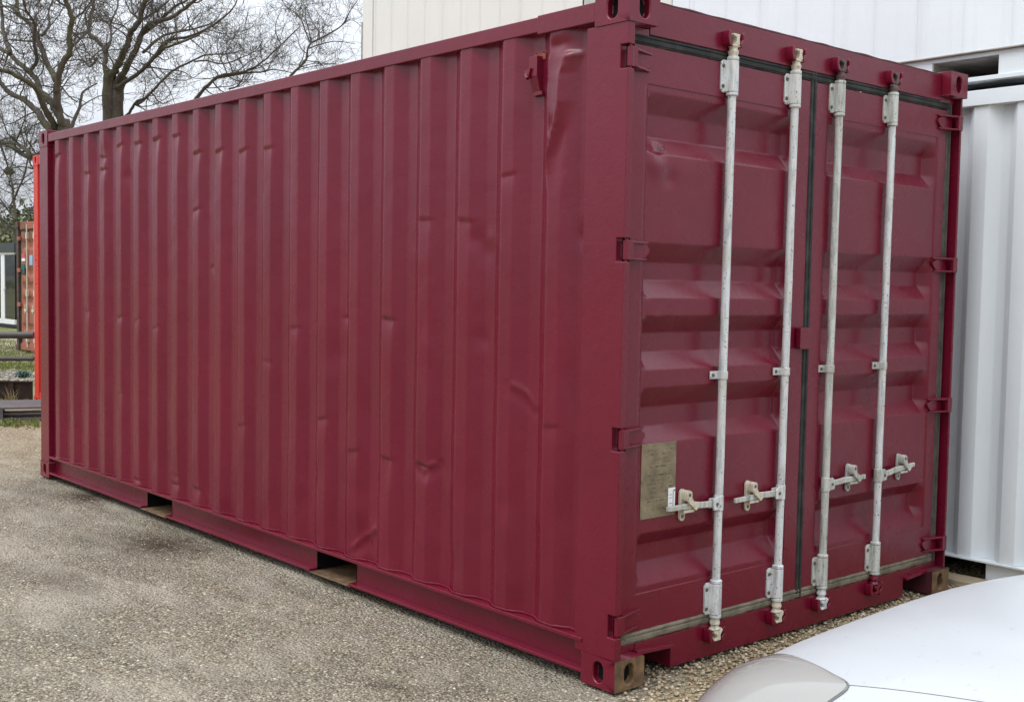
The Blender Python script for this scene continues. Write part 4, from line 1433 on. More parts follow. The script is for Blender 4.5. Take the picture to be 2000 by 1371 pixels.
# ------------------------------------------------------------------ things beyond the far left corner
def red_container():
    X0, Y0 = -10.95, 1.62
    HH = 2.896
    R = empty('red_container', (X0, Y0, 0), 'bright red container of which only a corner post shows past the burgundy one', 'container')
    inv = Matrix.Translation((-X0, -Y0, 0))
    def par(o):
        o.parent = R; o.matrix_parent_inverse = inv
        return o
    mats = [M['bright_red'], M['black'], M['bright_red']]
    for x, sx in ((X0, 1), (X0 + Wd, -1)):
        for z in (0, HH - 0.118):
            c = casting(None, 0, 1, 0, 1, 0, 0.118, True, mats)
            for v in c.data.vertices:
                vx, vy, vz = v.co
                v.co = (x + sx * vy, Y0 + vx, z + vz)
            c.data.flip_normals() if sx > 0 else None
            par(c)
        m = MB()
        m.box(x + sx * 0.004, x + sx * 0.135, Y0 + 0.006, Y0 + 0.12, 0.117, HH - 0.117)
        rr = random.Random(5)
        if sx > 0:                                         # raised weld marks down the post
            for zz in np.arange(1.42, 2.02, 0.055):
                if rr.random() < 0.8: m.tube([(x + 0.05 + rr.uniform(-.01, .01), Y0 + 0.005, zz), (x + 0.085 + rr.uniform(-.01, .01), Y0 + 0.005, zz + rr.uniform(-.015, .015))], 0.006, 6)
        par(m.build('corner_post', M['bright_red'], None, bevel=0.006))
    par(plain_corrugated('end_panel', M['bright_red'], None, (X0 + 0.135, Y0 + 0.03), (X0 + Wd - 0.135, Y0 + 0.03), 0.16, HH - 0.1, nrm=(0, -1), phase=0.1))
    m = MB()
    m.box(X0 + 0.163, X0 + Wd - 0.163, Y0 + 0.004, Y0 + 0.09, 0.02, 0.165)
    par(m.build('end_rail', M['bright_red'], None, bevel=0.004))
    m = MB()
    m.box(X0 + 0.163, X0 + Wd - 0.163, Y0 + 0.004, Y0 + 0.09, HH - 0.11, HH - 0.01)
    par(m.build('end_rail', M['bright_red'], None, bevel=0.004))
    for xx, nn in ((X0 + 0.01, -1), (X0 + Wd - 0.01, 1)):
        par(plain_corrugated('side_panel', M['bright_red'], None, (xx, Y0 + 0.15), (xx, Y0 + 6.0), 0.16, HH - 0.1, nrm=(nn, 0)))
    m = MB()
    m.box(X0 + 0.02, X0 + Wd - 0.02, Y0 + 0.1, Y0 + 6.05, HH - 0.06, HH - 0.03)
    par(m.build('roof', M['bright_red'], None))


red_container()


def orange_container():
    X0, Y0 = -21.58, 4.92
    R = empty('orange_container', (X0, Y0, 0), 'faded orange rusty container far off with white locking bars and stickers', 'container')
    inv = Matrix.Translation((-X0, -Y0, 0))
    def par(o):
        o.parent = R; o.matrix_parent_inverse = inv
        return o
    def fin(mb, name, mat, bevel=0.004, label=None): return par(mb.build(name, mat, None, bevel=bevel, label=label))
    m = MB()
    for x in (X0, X0 + Wd - 0.12):
        m = MB(); m.box(x, x + 0.12, Y0 - 0.02, Y0 + 0.12, 0.118, 2.475); fin(m, 'corner_post', M['rust_dark'])
    m = MB()
    for x in (X0, X0 + Wd - 0.16):
        for z in (0.0, 2.473):
            m = MB(); m.box(x, x + 0.16, Y0 - 0.04, Y0 + 0.16, z, z + 0.118); fin(m, 'corner_casting', M['rust_dark'])
    m = MB()
    m.box(X0 + 0.16, X0 + Wd - 0.16, Y0, Y0 + 0.1, 2.44, 2.585)
    fin(m, 'door_header', M['orange_rust'])
    m = MB()
    m.box(X0 + 0.16, X0 + Wd - 0.16, Y0, Y0 + 0.1, 0.02, 0.15)
    fin(m, 'door_sill', M['orange_rust'])
    m = MB()
    m.box(X0 + 0.12, X0 + Wd - 0.12, Y0 + 0.012, Y0 + 0.05, 2.40, 2.44)
    m.box(X0 + 0.125, X0 + 0.165, Y0 + 0.005, Y0 + 0.05, 0.15, 2.40)
    fin(m, 'gasket', M['gasket'], 0)
    for k in (0, 1):
        ya, yb = (X0 + 0.17, X0 + 1.20) if k == 0 else (X0 + 1.24, X0 + Wd - 0.17)
        br = sorted([(0.15, 0), (2.40, 0)] + [(z, 0.036 * d) for z, d in ROWS])
        zs = cols_from(br, 0.006, 0.3)
        D = smooth_profile(br, zs)
        ys = np.array([ya, ya + 0.08, ya + 0.12, yb - 0.12, yb - 0.08, yb])
        e = np.array([0, 0, 1, 1, 0, 0.])
        Yg, Zg = np.meshgrid(ys, zs)
        d = par(grid_mesh('door', Yg, Y0 + 0.02 + D[:, None] * e[None], Zg, M['orange_rust'], None))
        for bx in ((ya + 0.43, ya + 0.86) if k == 0 else (ya + 0.15, ya + 0.58)):
            m = MB()
            m.tube([(bx, Y0 - 0.01, 0.08), (bx, Y0 - 0.01, 2.52)], 0.018, 8)
            for z in (2.30, 1.16, 0.25): m.box(bx - 0.04, bx + 0.04, Y0 - 0.03, Y0 + 0.018, z - 0.06, z + 0.06)
            m.box(bx - 0.14, bx + 0.02, Y0 - 0.035, Y0 - 0.02, 0.80, 0.84)
            m.box(bx - 0.10, bx - 0.07, Y0 - 0.03, Y0 + 0.015, 0.76, 0.93)
            fin(m, 'locking_bar', M['bar_cream'])
        for z in (2.25, 1.62, 0.93, 0.28):
            m = MB()
            hx = X0 + 0.06 if k == 0 else X0 + Wd - 0.06
            m.box(hx, hx + (0.17 if k == 0 else -0.17), Y0 - 0.03, Y0 + 0.02, z - 0.04, z + 0.04)
            fin(m, 'hinge', M['orange_rust'])
    for (a, b, z0, z1, mt, lab) in ((0.21, 0.40, 1.86, 1.95, 'pinkred', 'red and white label'), (0.21, 0.40, 1.80, 1.859, 'sticker', None), (0.21, 0.37, 1.56, 1.74, 'teal', 'dark teal label'), (0.66, 0.84, 1.72, 1.92, 'paleblue', 'pale blue label')):
        m = MB()
        m.box(X0 + a + 0.02, X0 + b + 0.02, Y0 + 0.008, Y0 + 0.019, z0, z1)
        fin(m, 'sticker', M[mt], 0, lab)
    par(plain_corrugated('side_panel', M['orange_rust'], None, (X0 + 0.01, Y0 + 6.0), (X0 + 0.01, Y0 + 0.12), 0.15, 2.5, nrm=(-1, 0)))
    par(plain_corrugated('side_panel', M['orange_rust'], None, (X0 + Wd - 0.01, Y0 + 6.0), (X0 + Wd - 0.01, Y0 + 0.12), 0.15, 2.5, nrm=(1, 0)))
    m = MB()
    m.box(X0 + 0.02, X0 + Wd - 0.02, Y0 + 0.1, Y0 + 6.05, 2.54, 2.57)
    fin(m, 'roof', M['orange_rust'], 0)


orange_container()


def black_cabin():
    Y0 = 8.05
    xr = on_y(31, 560, Y0).x
    X0, X1 = xr - 6.0, xr
    R = empty('black_cabin', (X0, Y0, 0), 'black flat-roofed cabin with a white-framed glass door far behind', 'cabin')
    inv = Matrix.Translation((-X0, -Y0, 0))
    def fin(mb, name, mat, bevel=0.004, label=None):
        o = mb.build(name, mat, None, bevel=bevel, label=label)
        o.parent = R; o.matrix_parent_inverse = inv
        return o
    zt = on_y(10, 476, Y0).z
    zd1, zd0 = on_y(10, 491, Y0).z, on_y(10, 632, Y0).z
    m = MB()
    m.box(X0, X1, Y0 + 0.05, Y0 + 2.6, 0.02, zt - 0.05)
    m.build
    fin(m, 'wall', M['anthracite'])
    m = MB()
    m.box(X0 - 0.1, X1 + 0.1, Y0 - 0.08, Y0 + 2.7, zt - 0.25, zt)
    fin(m, 'roof', M['anthracite'])
    # white frame with glass panes
    a = [on_y(p, 560, Y0).x for p in (-70, -62, 3, 10, 29)]
    m = MB()
    m.box(a[0], a[4], Y0 - 0.02, Y0 + 0.049, zd1 - 0.10, zd1)
    m.box(a[0], a[4], Y0 - 0.02, Y0 + 0.049, zd0, zd0 + 0.14)
    m.box(a[2], a[3], Y0 - 0.02, Y0 + 0.049, zd0 + 0.14, zd1 - 0.10)
    m.box(a[0], a[1], Y0 - 0.02, Y0 + 0.049, zd0 + 0.14, zd1 - 0.10)
    f = fin(m, 'door_frame', M['pvc'])
    m = MB()
    m.box(a[3], a[4], Y0 + 0.0, Y0 + 0.02, zd0 + 0.14, zd1 - 0.10)
    m.box(a[1], a[2], Y0 + 0.0, Y0 + 0.02, zd0 + 0.14, zd1 - 0.10)
    g = m.build('pane', M['glass'], f)
    hz = on_y(12, 563, Y0).z
    hx = on_y(9, 563, Y0).x
    m = MB()
    m.box(hx, hx + 0.25, Y0 - 0.08, Y0 - 0.05, hz - 0.02, hz + 0.02)
    m.box(hx, hx + 0.03, Y0 - 0.06, Y0 - 0.015, hz - 0.02, hz + 0.02)
    m.build('handle', M['pvc'], f)


black_cabin()

# pipe barrier
RV = Vector((math.cos(ROT[2]), math.sin(ROT[2]), 0))
m = MB()
p = at(66, 655, 14.0)
R = empty('pipe_barrier', (p.x, p.y, 0), 'dark steel barrier of two horizontal pipes left of the red post', 'barrier')
for yy, r in ((655, 0.041), (701, 0.027)):
    m = MB()
    a, b = at(66, yy, 14.0), at(-420, yy - 2, 14.0)
    m.tube([a - R.location, b - R.location], r, 12)
    m.build('pipe', M['dark_steel'], R)
for px in (-95, -400):
    m = MB()
    a = at(px, 655, 14.0)
    m.tube([(a.x - p.x, a.y - p.y, 0), (a.x - p.x, a.y - p.y, a.z + 0.06)], 0.04, 12)
    m.build('post', M['dark_steel'], R)

# brown retaining board, grass, plant
p = at(63, 742, 14.35)
q = at(-300, 738, 14.35)
mid = (p + q) / 2
ln = (p - q).length
m = MB()
m.box(-ln / 2, ln / 2, -0.02, 0.02, -0.05, 0.225)
m.box(-ln / 2, ln / 2, -0.05, -0.02, 0.205, 0.228)
for k in (-0.9, 0.0, 0.9): m.box(k - 0.03, k + 0.03, -0.05, -0.02, -0.05, 0.20)
o = m.build('retaining_board', M['brown_board'], None, label='low dark brown board holding back pale gravel', cat='edging', bevel=0.004)
o.location = (mid.x, mid.y, 0); o.rotation_euler = (0, 0, math.atan2(RV.y, RV.x))


def blades(name, mat, pts, h0, h1, label, kind=None, cat=None, spread=0.4, wid=0.006, loc=None):
    m = MB()
    for (x, y, z) in pts:
        h = random.uniform(h0, h1); a = random.uniform(0, 6.283); w = wid * random.uniform(0.7, 1.3)
        dx, dy = math.cos(a), math.sin(a)
        lx, ly = -dy * w, dx * w
        bx, by = dx * h * spread * random.random(), dy * h * spread * random.random()
        m.add([(x - lx, y - ly, z), (x + lx, y + ly, z), (x + bx * .4 + lx * .7, y + by * .4 + ly * .7, z + h * .6), (x + bx * .4 - lx * .7, y + by * .4 - ly * .7, z + h * .6), (x + bx, y + by, z + h)],
              [(0, 1, 2, 3), (3, 2, 4)])
    return m.build(name, mat, None, label=label, kind=kind, cat=cat, angle=None, fix=False, loc=loc)


pts = []
for _ in range(1400):
    g = on_ground(random.uniform(-160, 78), random.gauss(826, 4))
    pts.append((g.x, g.y, -0.012))
for _ in range(260):
    g = on_ground(random.choice((10, 25, 52, -40)) + random.gauss(0, 7), random.uniform(782, 792))
    pts.append((g.x, g.y, -0.012))
for _ in range(7000):
    g = on_ground(random.uniform(-160, 78), random.choice((random.gauss(717, 5), random.uniform(664, 712))))
    pts.append((g.x, g.y, -0.012))
blades('grass', M['grass'], pts, 0.012, 0.055, 'thin green grass around the pallet and beyond the barrier', kind='stuff', wid=0.008)
g = on_ground(46, 738)
pts = [(g.x + random.gauss(0, .045), g.y + random.gauss(0, .045), random.uniform(-0.01, 0.05)) for _ in range(260)]
blades('weed_plant', M['leaf_teal'], pts, 0.03, 0.08, 'small bluish green weed growing behind the brown board', cat='plant', spread=1.6, wid=0.012, loc=(g.x, g.y, 0))
pts = []
for _ in range(40):
    g = on_ground(22 + random.gauss(0, 5), 791)
    pts.append((g.x, g.y, -0.01))
blades('dry_grass', leaf_mat('dry_blades', (0.16, 0.13, 0.06), (0.30, 0.26, 0.13)), pts, 0.08, 0.24, 'tall dry grass stems in front of the brown board', cat='grass tuft', spread=1.1, wid=0.005, loc=(pts[0][0], pts[0][1], 0))
n = 900
cs, ss = [], []
for _ in range(n):
    g = on_ground(random.uniform(-150, 76), random.uniform(722, 744) if random.random() < .8 else random.uniform(662, 690))
    cs.append((g.x, g.y, 0.0)); ss.append(random.uniform(0.012, 0.030))
stones('pale_stones', leaf_mat('pale_stone', (0.14, 0.125, 0.095), (0.36, 0.33, 0.27)), np.array(cs), np.array(ss), 'pale stones spread behind the brown board')


def pallet():
    a, b = on_ground(0, 822), on_ground(78, 820)
    ang = math.atan2(b.y - a.y, b.x - a.x)
    R = empty('wooden_pallet', (a.x, a.y, 0), 'weathered grey wooden pallet lying by the far corner of the burgundy container', 'pallet', rz=ang)
    W_, D_ = 1.2, 0.80
    x0 = -0.62
    for i in range(7):
        m = MB()
        y = i * (D_ - 0.1) / 6
        m.box(x0 + random.uniform(-.01, .01), x0 + W_ + random.uniform(-.01, .01), y, y + random.uniform(0.075, 0.095), 0.118 + random.uniform(0, .004), 0.140)
        m.build('deck_board', M['wood_grey'], R, bevel=0.003)
    for xx in (x0, x0 + W_ / 2 - 0.05, x0 + W_ - 0.1):
        m = MB()
        for y in (0, D_ / 2 - 0.07, D_ - 0.145): m.box(xx, xx + 0.1, y, y + 0.145, 0.022, 0.096)
        m.box(xx, xx + 0.1, 0, D_, 0.0962, 0.1178)
        m.build('bearer', M['wood_grey'], R, bevel=0.003)
    for y in (0, D_ / 2 - 0.05, D_ - 0.1):
        m = MB()
        m.box(x0, x0 + W_, y, y + 0.1, -0.001, 0.0218)
        m.build('bottom_board', M['wood_grey'], R, bevel=0.003)


pallet()

# ------------------------------------------------------------------ trees
def catmull(pts, n):
    out = []
    P = [pts[0] + (pts[0] - pts[1])] + pts + [pts[-1] + (pts[-1] - pts[-2])]
    for i in range(1, len(P) - 2):
        for k in range(n):
            t = k / n
            a, b, c, d = P[i - 1], P[i], P[i + 1], P[i + 2]
            out.append(0.5 * ((2 * b) + (c - a) * t + (2 * a - 5 * b + 4 * c - d) * t * t + (3 * b - a - 3 * c + d) * t ** 3))
    out.append(pts[-1])
    return out


RT = random.Random(11)


def rvec():
    while True:
        v = Vector((RT.uniform(-1, 1), RT.uniform(-1, 1), RT.uniform(-1, 1)))
        if 0.1 < v.length < 1: return v.normalized()


def grow(m, p, d, length, r, lvl, up=0.05):
    """one crooked branch with its side twigs"""
    nseg = (7, 6, 4)[min(lvl, 2)]
    pts, rad = [p.copy()], [r]
    st = length / nseg
    for i in range(nseg):
        d = (d + rvec() * (0.42 if lvl else 0.34) + Vector((0, 0, up))).normalized()
        p = p + d * st
        pts.append(p.copy()); rad.append(max(0.0025, r * (1 - 0.8 * (i + 1) / nseg)))
    m.tube(pts, rad, 4 if lvl == 0 else 3, cap=False)
    if lvl >= 2: return
    nch = RT.randint(6, 9) if lvl == 0 else RT.randint(4, 6)
    for _ in range(nch):
        t = RT.uniform(0.15, 1.0)
        i = min(nseg - 1, int(t * nseg))
        b = pts[i].lerp(pts[i + 1], t * nseg - i)
        dd = (pts[i + 1] - pts[i]).normalized()
        nd = (dd * RT.uniform(0.2, 0.9) + rvec() * 0.9 + Vector((0, 0, 0.08))).normalized()
        grow(m, b, nd, length * RT.uniform(0.32, 0.62), max(0.0030, rad[i] * 0.48), lvl + 1, up)


def bare_tree(name, label, base_px, depth, trunk, limbs, density=2.6, blen=(0.7, 1.7), trunk_r=0.25, twig_r=0.014):
    b0 = at(base_px[0], base_px[1], depth)
    root = empty(name, (b0.x, b0.y, 0), label, 'tree')
    mt, mc = MB(), MB()
    o = Vector((b0.x, b0.y, 0))
    def conv(pl, dz0, dz1):
        n_ = len(pl)
        return [at(x, y, depth + dz0 + (dz1 - dz0) * i / max(1, n_ - 1)) - o for i, (x, y) in enumerate(pl)]
    for pl, r0, r1 in trunk:
        P = conv(pl, 0, 0)
        if P[0].z < 1.9: P = [Vector((P[0].x, P[0].y, -0.1))] + P
        P = catmull(P, 5)
        rad = [r0 + (r1 - r0) * i / (len(P) - 1) for i in range(len(P))]
        rad = [q * (1 + 0.06 * math.sin(i * 1.7)) for i, q in enumerate(rad)]
        mt.tube(P, rad, 12)
    for pl, r0, r1, dz in limbs:
        P = catmull(conv(pl, RT.uniform(-0.1, 0.1), dz), 5)
        N = len(P)
        rad = [0.86 * (r0 + (r1 - r0) * (i / (N - 1)) ** 0.8) * (1 + 0.07 * math.sin(i * 2.1 + r0 * 99)) for i in range(N)]
        P = [q + rvec() * rad[i] * 0.25 for i, q in enumerate(P)]
        (mt if r0 > 0.055 else mc).tube(P, rad, 8 if r0 > 0.03 else 5)
        tot = sum((P[i + 1] - P[i]).length for i in range(N - 1))
        for _ in range(int(tot * density) + 2):
            t = RT.uniform(0.12, 1.0)
            i = min(N - 2, int(t * (N - 1)))
            dd = (P[i + 1] - P[i]).normalized()
            nd = (dd * RT.uniform(0.1, 0.8) + rvec() + Vector((0, 0, 0.18))).normalized()
            grow(mc, P[i], nd, RT.uniform(*blen) * (0.6 + 0.4 * (1 - t)), min(rad[i] * 0.55, twig_r), 0)
    mt.build('trunk', M['bark'], root, angle=None, fix=False)
    mc.build('crown', M['twig'], root, angle=None, fix=False)
    return root


def Z(pts, s, ox=0, oy=0): return [(ox + a * s, oy + b * s) for a, b in pts]


s = 0.2042
A_limbs = [
    (Z([(620, 1255), (600, 1180), (560, 1060), (545, 900), (548, 790), (600, 600), (665, 500), (668, 300), (690, 190), (640, 50), (605, -60)], s), 0.085, 0.04, -0.8),
    (Z([(545, 790), (480, 670), (400, 480), (340, 300), (280, 220), (180, 130), (165, -40)], s), 0.062, 0.03, 1.2),
    (Z([(610, 1190), (500, 990), (390, 880), (350, 760), (230, 650), (100, 530), (20, 480), (-120, 400)], s), 0.075, 0.035, 2.0),
    (Z([(545, 1260), (440, 1060), (350, 860), (190, 740), (0, 670), (-150, 640)], s), 0.07, 0.03, -1.5),
    (Z([(500, 1290), (400, 1130), (340, 1050), (210, 950), (80, 880), (0, 790), (-140, 700)], s), 0.075, 0.035, 1.0),
    (Z([(650, 1250), (690, 1200), (760, 1030), (785, 900), (840, 850), (930, 800)], s), 0.045, 0.012, 0.6),
    (Z([(300, 660), (350, 580), (325, 400), (330, 230), (250, 100), (215, -40)], s), 0.04, 0.018, -1.0),
    (Z([(100, 520), (40, 350), (20, 150), (0, -40)], s), 0.05, 0.025, 0.5),
    (Z([(400, 350), (470, 250), (465, 110), (510, 0), (530, -60)], s), 0.03, 0.012, 0.9),
    (Z([(180, 130), (90, 70), (0, 60), (-120, 20)], s), 0.03, 0.012, 0.5),
    (Z([(670, 480), (760, 380), (830, 300), (880, 180), (900, 40)], s), 0.03, 0.012, 1.1),
    (Z([(590, 830), (660, 920), (740, 980)], s), 0.016, 0.010, 0.2),
    (Z([(330, 400), (220, 395), (90, 385), (0, 410)], s), 0.022, 0.010, -0.6),
    (Z([(690, 190), (780, 130), (840, 60), (900, -40)], s), 0.022, 0.010, -0.9),
    (Z([(640, 60), (560, 20), (500, -50)], s), 0.025, 0.012, -0.9),
    (Z([(500, 1350), (380, 1480), (260, 1500), (130, 1420), (0, 1340)], s), 0.065, 0.035, 1.6),
    (Z([(310, 1490), (200, 1400), (110, 1370), (0, 1370), (-100, 1330)], s), 0.04, 0.02, 1.2),
    (Z([(470, 1700), (330, 1620), (170, 1600), (60, 1640), (0, 1700)], s), 0.02, 0.008, 0.6),
]
bare_tree('bare_tree', 'leafless tree with many mossy stems at the left, above the burgundy corner', (128, 520), 19.0,
          [([(131, 520), (131, 330), (128, 262), (124, 235)], 0.22, 0.09), ([(120, 400), (104, 330), (98, 262)], 0.11, 0.075)], A_limbs, 2.8)
B_limbs = [
    (Z([(1060, 740), (1090, 700), (1150, 570), (1220, 430), (1250, 320), (1330, 200), (1370, 70), (1420, -70)], s), 0.085, 0.045, -0.8),
    (Z([(1040, 760), (1000, 640), (1010, 500), (930, 390), (850, 310), (870, 200), (900, 0), (905, -60)], s), 0.06, 0.025, 0.9),
    (Z([(1110, 830), (1180, 700), (1300, 480), (1380, 290), (1470, 220), (1620, 180), (1800, 60), (1960, -80)], s), 0.075, 0.03, -1.2),
    (Z([(1080, 850), (1200, 790), (1360, 680), (1470, 560), (1560, 470), (1700, 420), (1900, 340)], s), 0.05, 0.02, -1.8),
    (Z([(1010, 500), (1060, 380), (1060, 230), (1120, 80), (1140, -60)], s), 0.035, 0.014, 1.3),
    (Z([(930, 560), (860, 640), (800, 590), (700, 570)], s), 0.03, 0.010, 0.4),
    (Z([(1210, 440), (1240, 330), (1180, 250), (1060, 220), (940, 190)], s), 0.025, 0.010, 0.9),
    (Z([(1330, 200), (1270, 100), (1250, -40)], s), 0.03, 0.012, 0.3),
    (Z([(1330, 210), (1450, 140), (1560, 60), (1680, -60)], s), 0.03, 0.012, -0.9),
    (Z([(0, 620), (100, 500), (220, 370), (400, 330), (560, 260), (720, 150), (800, 70), (850, -40)], .22, 280), 0.045, 0.010, -1.0),
    (Z([(-60, 930), (0, 890), (90, 800), (250, 640), (420, 550), (560, 490), (760, 480), (900, 440)], .22, 280), 0.04, 0.010, 0.8),
    (Z([(0, 470), (180, 320), (450, 260), (620, 200), (700, 100)], .22, 280), 0.035, 0.010, 1.6),
    (Z([(0, 300), (150, 180), (280, 60), (380, 10), (460, -60)], .22, 280), 0.045, 0.014, -0.5),
    (Z([(100, 520), (200, 420), (180, 330), (140, 200)], .22, 280), 0.02, 0.008, 0.6),
    (Z([(0, 620), (60, 600), (200, 620), (350, 640), (430, 690)], .22, 280), 0.022, 0.008, -0.7),
    (Z([(1100, 1150), (1220, 1100), (1300, 980), (1400, 930), (1470, 860)], s), 0.04, 0.016, -0.6),
]
bare_tree('bare_tree', 'leafless tree with one thick upright trunk right of the many-stemmed one', (217, 520), 21.0,
          [([(219, 520), (218, 330), (214, 200), (215, 150), (217, 138)], 0.17, 0.10), ([(226, 400), (228, 230), (231, 175), (240, 148)], 0.13, 0.09)], B_limbs, 2.9)
C_limbs = [
    (Z([(420, 960), (490, 850), (640, 700), (760, 660), (900, 640), (1060, 550), (1220, 400), (1390, 240)], .22, 280), 0.05, 0.010, -0.6),
    (Z([(640, 700), (900, 650), (1060, 640), (1160, 620), (1330, 650)], .22, 280), 0.03, 0.010, 1.0),
    (Z([(1250, 760), (1330, 650), (1440, 540), (1475, 400), (1600, 330), (1760, 230), (1830, 110), (1900, 10)], .22, 280), 0.035, 0.009, -0.4),
    (Z([(1480, 380), (1420, 230), (1390, 160), (1330, 100), (1280, 70), (1200, -30)], .22, 280), 0.018, 0.008, 0.8),
    (Z([(1220, 390), (1180, 300), (1180, 200), (1230, 80)], .22, 280), 0.015, 0.007, 0.4),
    (Z([(450, 550), (560, 540), (700, 570), (860, 520), (1000, 450), (1060, 360)], .22, 280), 0.022, 0.008, -0.8),
    (Z([(1475, 430), (1560, 400), (1700, 370), (1880, 390)], .22, 280), 0.018, 0.007, 0.5),
    (Z([(1440, 540), (1560, 560), (1620, 620)], .22, 280), 0.012, 0.007, 0.3),
    (Z([(1490, 370), (1470, 280), (1440, 160), (1440, 60)], .22, 280), 0.015, 0.007, -0.6),
    (Z([(1760, 230), (1850, 180), (1950, 250)], .22, 280), 0.010, 0.006, 0.3),
    (Z([(760, 790), (840, 760), (900, 640), (850, 540)], .22, 280), 0.022, 0.008, 0.3),
]
bare_tree('bare_tree', 'low wide leafless tree whose thin branches reach the cream cabin', (400, 520), 22.5,
          [([(402, 520), (398, 330), (385, 230), (388, 190)], 0.16, 0.02), ([(402, 420), (480, 280), (545, 175), (560, 150)], 0.09, 0.012)], C_limbs, 3.9, (0.6, 1.4), twig_r=0.014)
# far bare tree with mistletoe
D_limbs = [([(30, 440), (26, 380), (18, 335), (0, 285), (-20, 240)], 0.07, 0.02, 1), ([(27, 390), (48, 340), (58, 290), (70, 240)], 0.05, 0.015, -1), ([(30, 430), (8, 400), (-25, 350), (-50, 300)], 0.05, 0.015, 2),
           ([(32, 460), (62, 410), (88, 350), (100, 300)], 0.05, 0.015, 1), ([(30, 450), (-10, 420), (-70, 400)], 0.04, 0.015, -2), ([(18, 335), (30, 300), (28, 255)], 0.03, 0.012, 1)]
T = bare_tree('far_bare_tree', 'thin far bare tree carrying a round mistletoe ball', (32, 600), 42.0, [([(32, 600), (31, 500), (30, 440)], 0.16, 0.09)], D_limbs, 2.2, (1.0, 2.4), twig_r=0.026)


def leaf_cloud(m, c, rad, n, size, rs, hollow=0.35):
    for _ in range(n):
        v = Vector((rs.gauss(0, 1), rs.gauss(0, 1), rs.gauss(0, 1))).normalized()
        f = 0.72 + 0.45 * mnoise.noise(Vector((v.x * 2.3 + c[0], v.y * 2.3 + c[1], v.z * 2.3)))
        q = (hollow + (1 - hollow) * rs.random() ** 0.5) * f
        p = Vector((c[0] + v.x * rad[0] * q, c[1] + v.y * rad[1] * q, c[2] + v.z * rad[2] * q))
        a = Vector((rs.uniform(-1, 1), rs.uniform(-1, 1), rs.uniform(-1, 1))).normalized()
        b = a.orthogonal().normalized()
        w = size * rs.uniform(0.6, 1.4)
        m.add([p - a * w, p + b * w * .5, p + a * w, p - b * w * .5], [(0, 1, 2, 3)])


rs = random.Random(21)
mb = MB()
g = at(18, 335, 42.0)
leaf_cloud(mb, (g.x - T.location.x, g.y - T.location.y, g.z), (0.22, 0.22, 0.22), 260, 0.05, rs, 0.2)
mb.build('mistletoe', M['mistletoe'], T, angle=None, fix=False)


def bush(px, depth, h, w, mat, label, nn, size, name='evergreen_bush'):
    g = at(px, 560, depth)
    root = empty(name, (g.x, g.y, 0), label, 'bush')
    m = MB()
    m.tube([(0, 0, -0.1), (0.05, 0.02, h * 0.35), (0, 0.1, h * 0.7)], [0.09, 0.07, 0.03], 8)
    for k in range(5):
        a = k * 1.3
        m.tube([(0, 0, h * 0.2), (math.cos(a) * w * .35, math.sin(a) * w * .35, h * .5), (math.cos(a) * w * .5, math.sin(a) * w * .5, h * .8)], [0.05, 0.035, 0.012], 6)
    m.build('trunk', M['bark'], root, angle=None, fix=False)
    m = MB()
    for k in range(9):
        a = rs.uniform(0, 6.283); q = rs.uniform(0, 0.55)
        leaf_cloud(m, (math.cos(a) * w * q, math.sin(a) * w * q, h * rs.uniform(0.28, 0.8)), (w * .5, w * .5, h * .24), nn // 9, size, rs)
    m.build('crown', mat, root, angle=None, fix=False)


bush(50, 46.0, 4.7, 2.6, M['leaf_olive'], 'olive green bush rising behind the orange container', 4200, 0.10)
bush(8, 50.0, 3.8, 2.2, M['leaf_dark'], 'darker low bush behind the black cabin at the left edge', 3600, 0.11)
bush(-60, 48.0, 4.6, 2.4, M['leaf_olive'], 'olive bush outside the left edge of the picture', 2500, 0.12)


def far_wood():
    m = MB()
    for k in range(110):
        a = math.radians(60 + k * 1.9)
        r = 95 + rs.uniform(-8, 8)
        c = (math.cos(a) * r, math.sin(a) * r, rs.uniform(1.2, 2.4))
        leaf_cloud(m, c, (3.2, 3.2, rs.uniform(2.2, 3.8)), 110, 0.42, rs)
    m.build('distant_wood', M['leaf_dark'], None, label='far band of dull green wood along the horizon', kind='stuff', angle=None, fix=False)


far_wood()

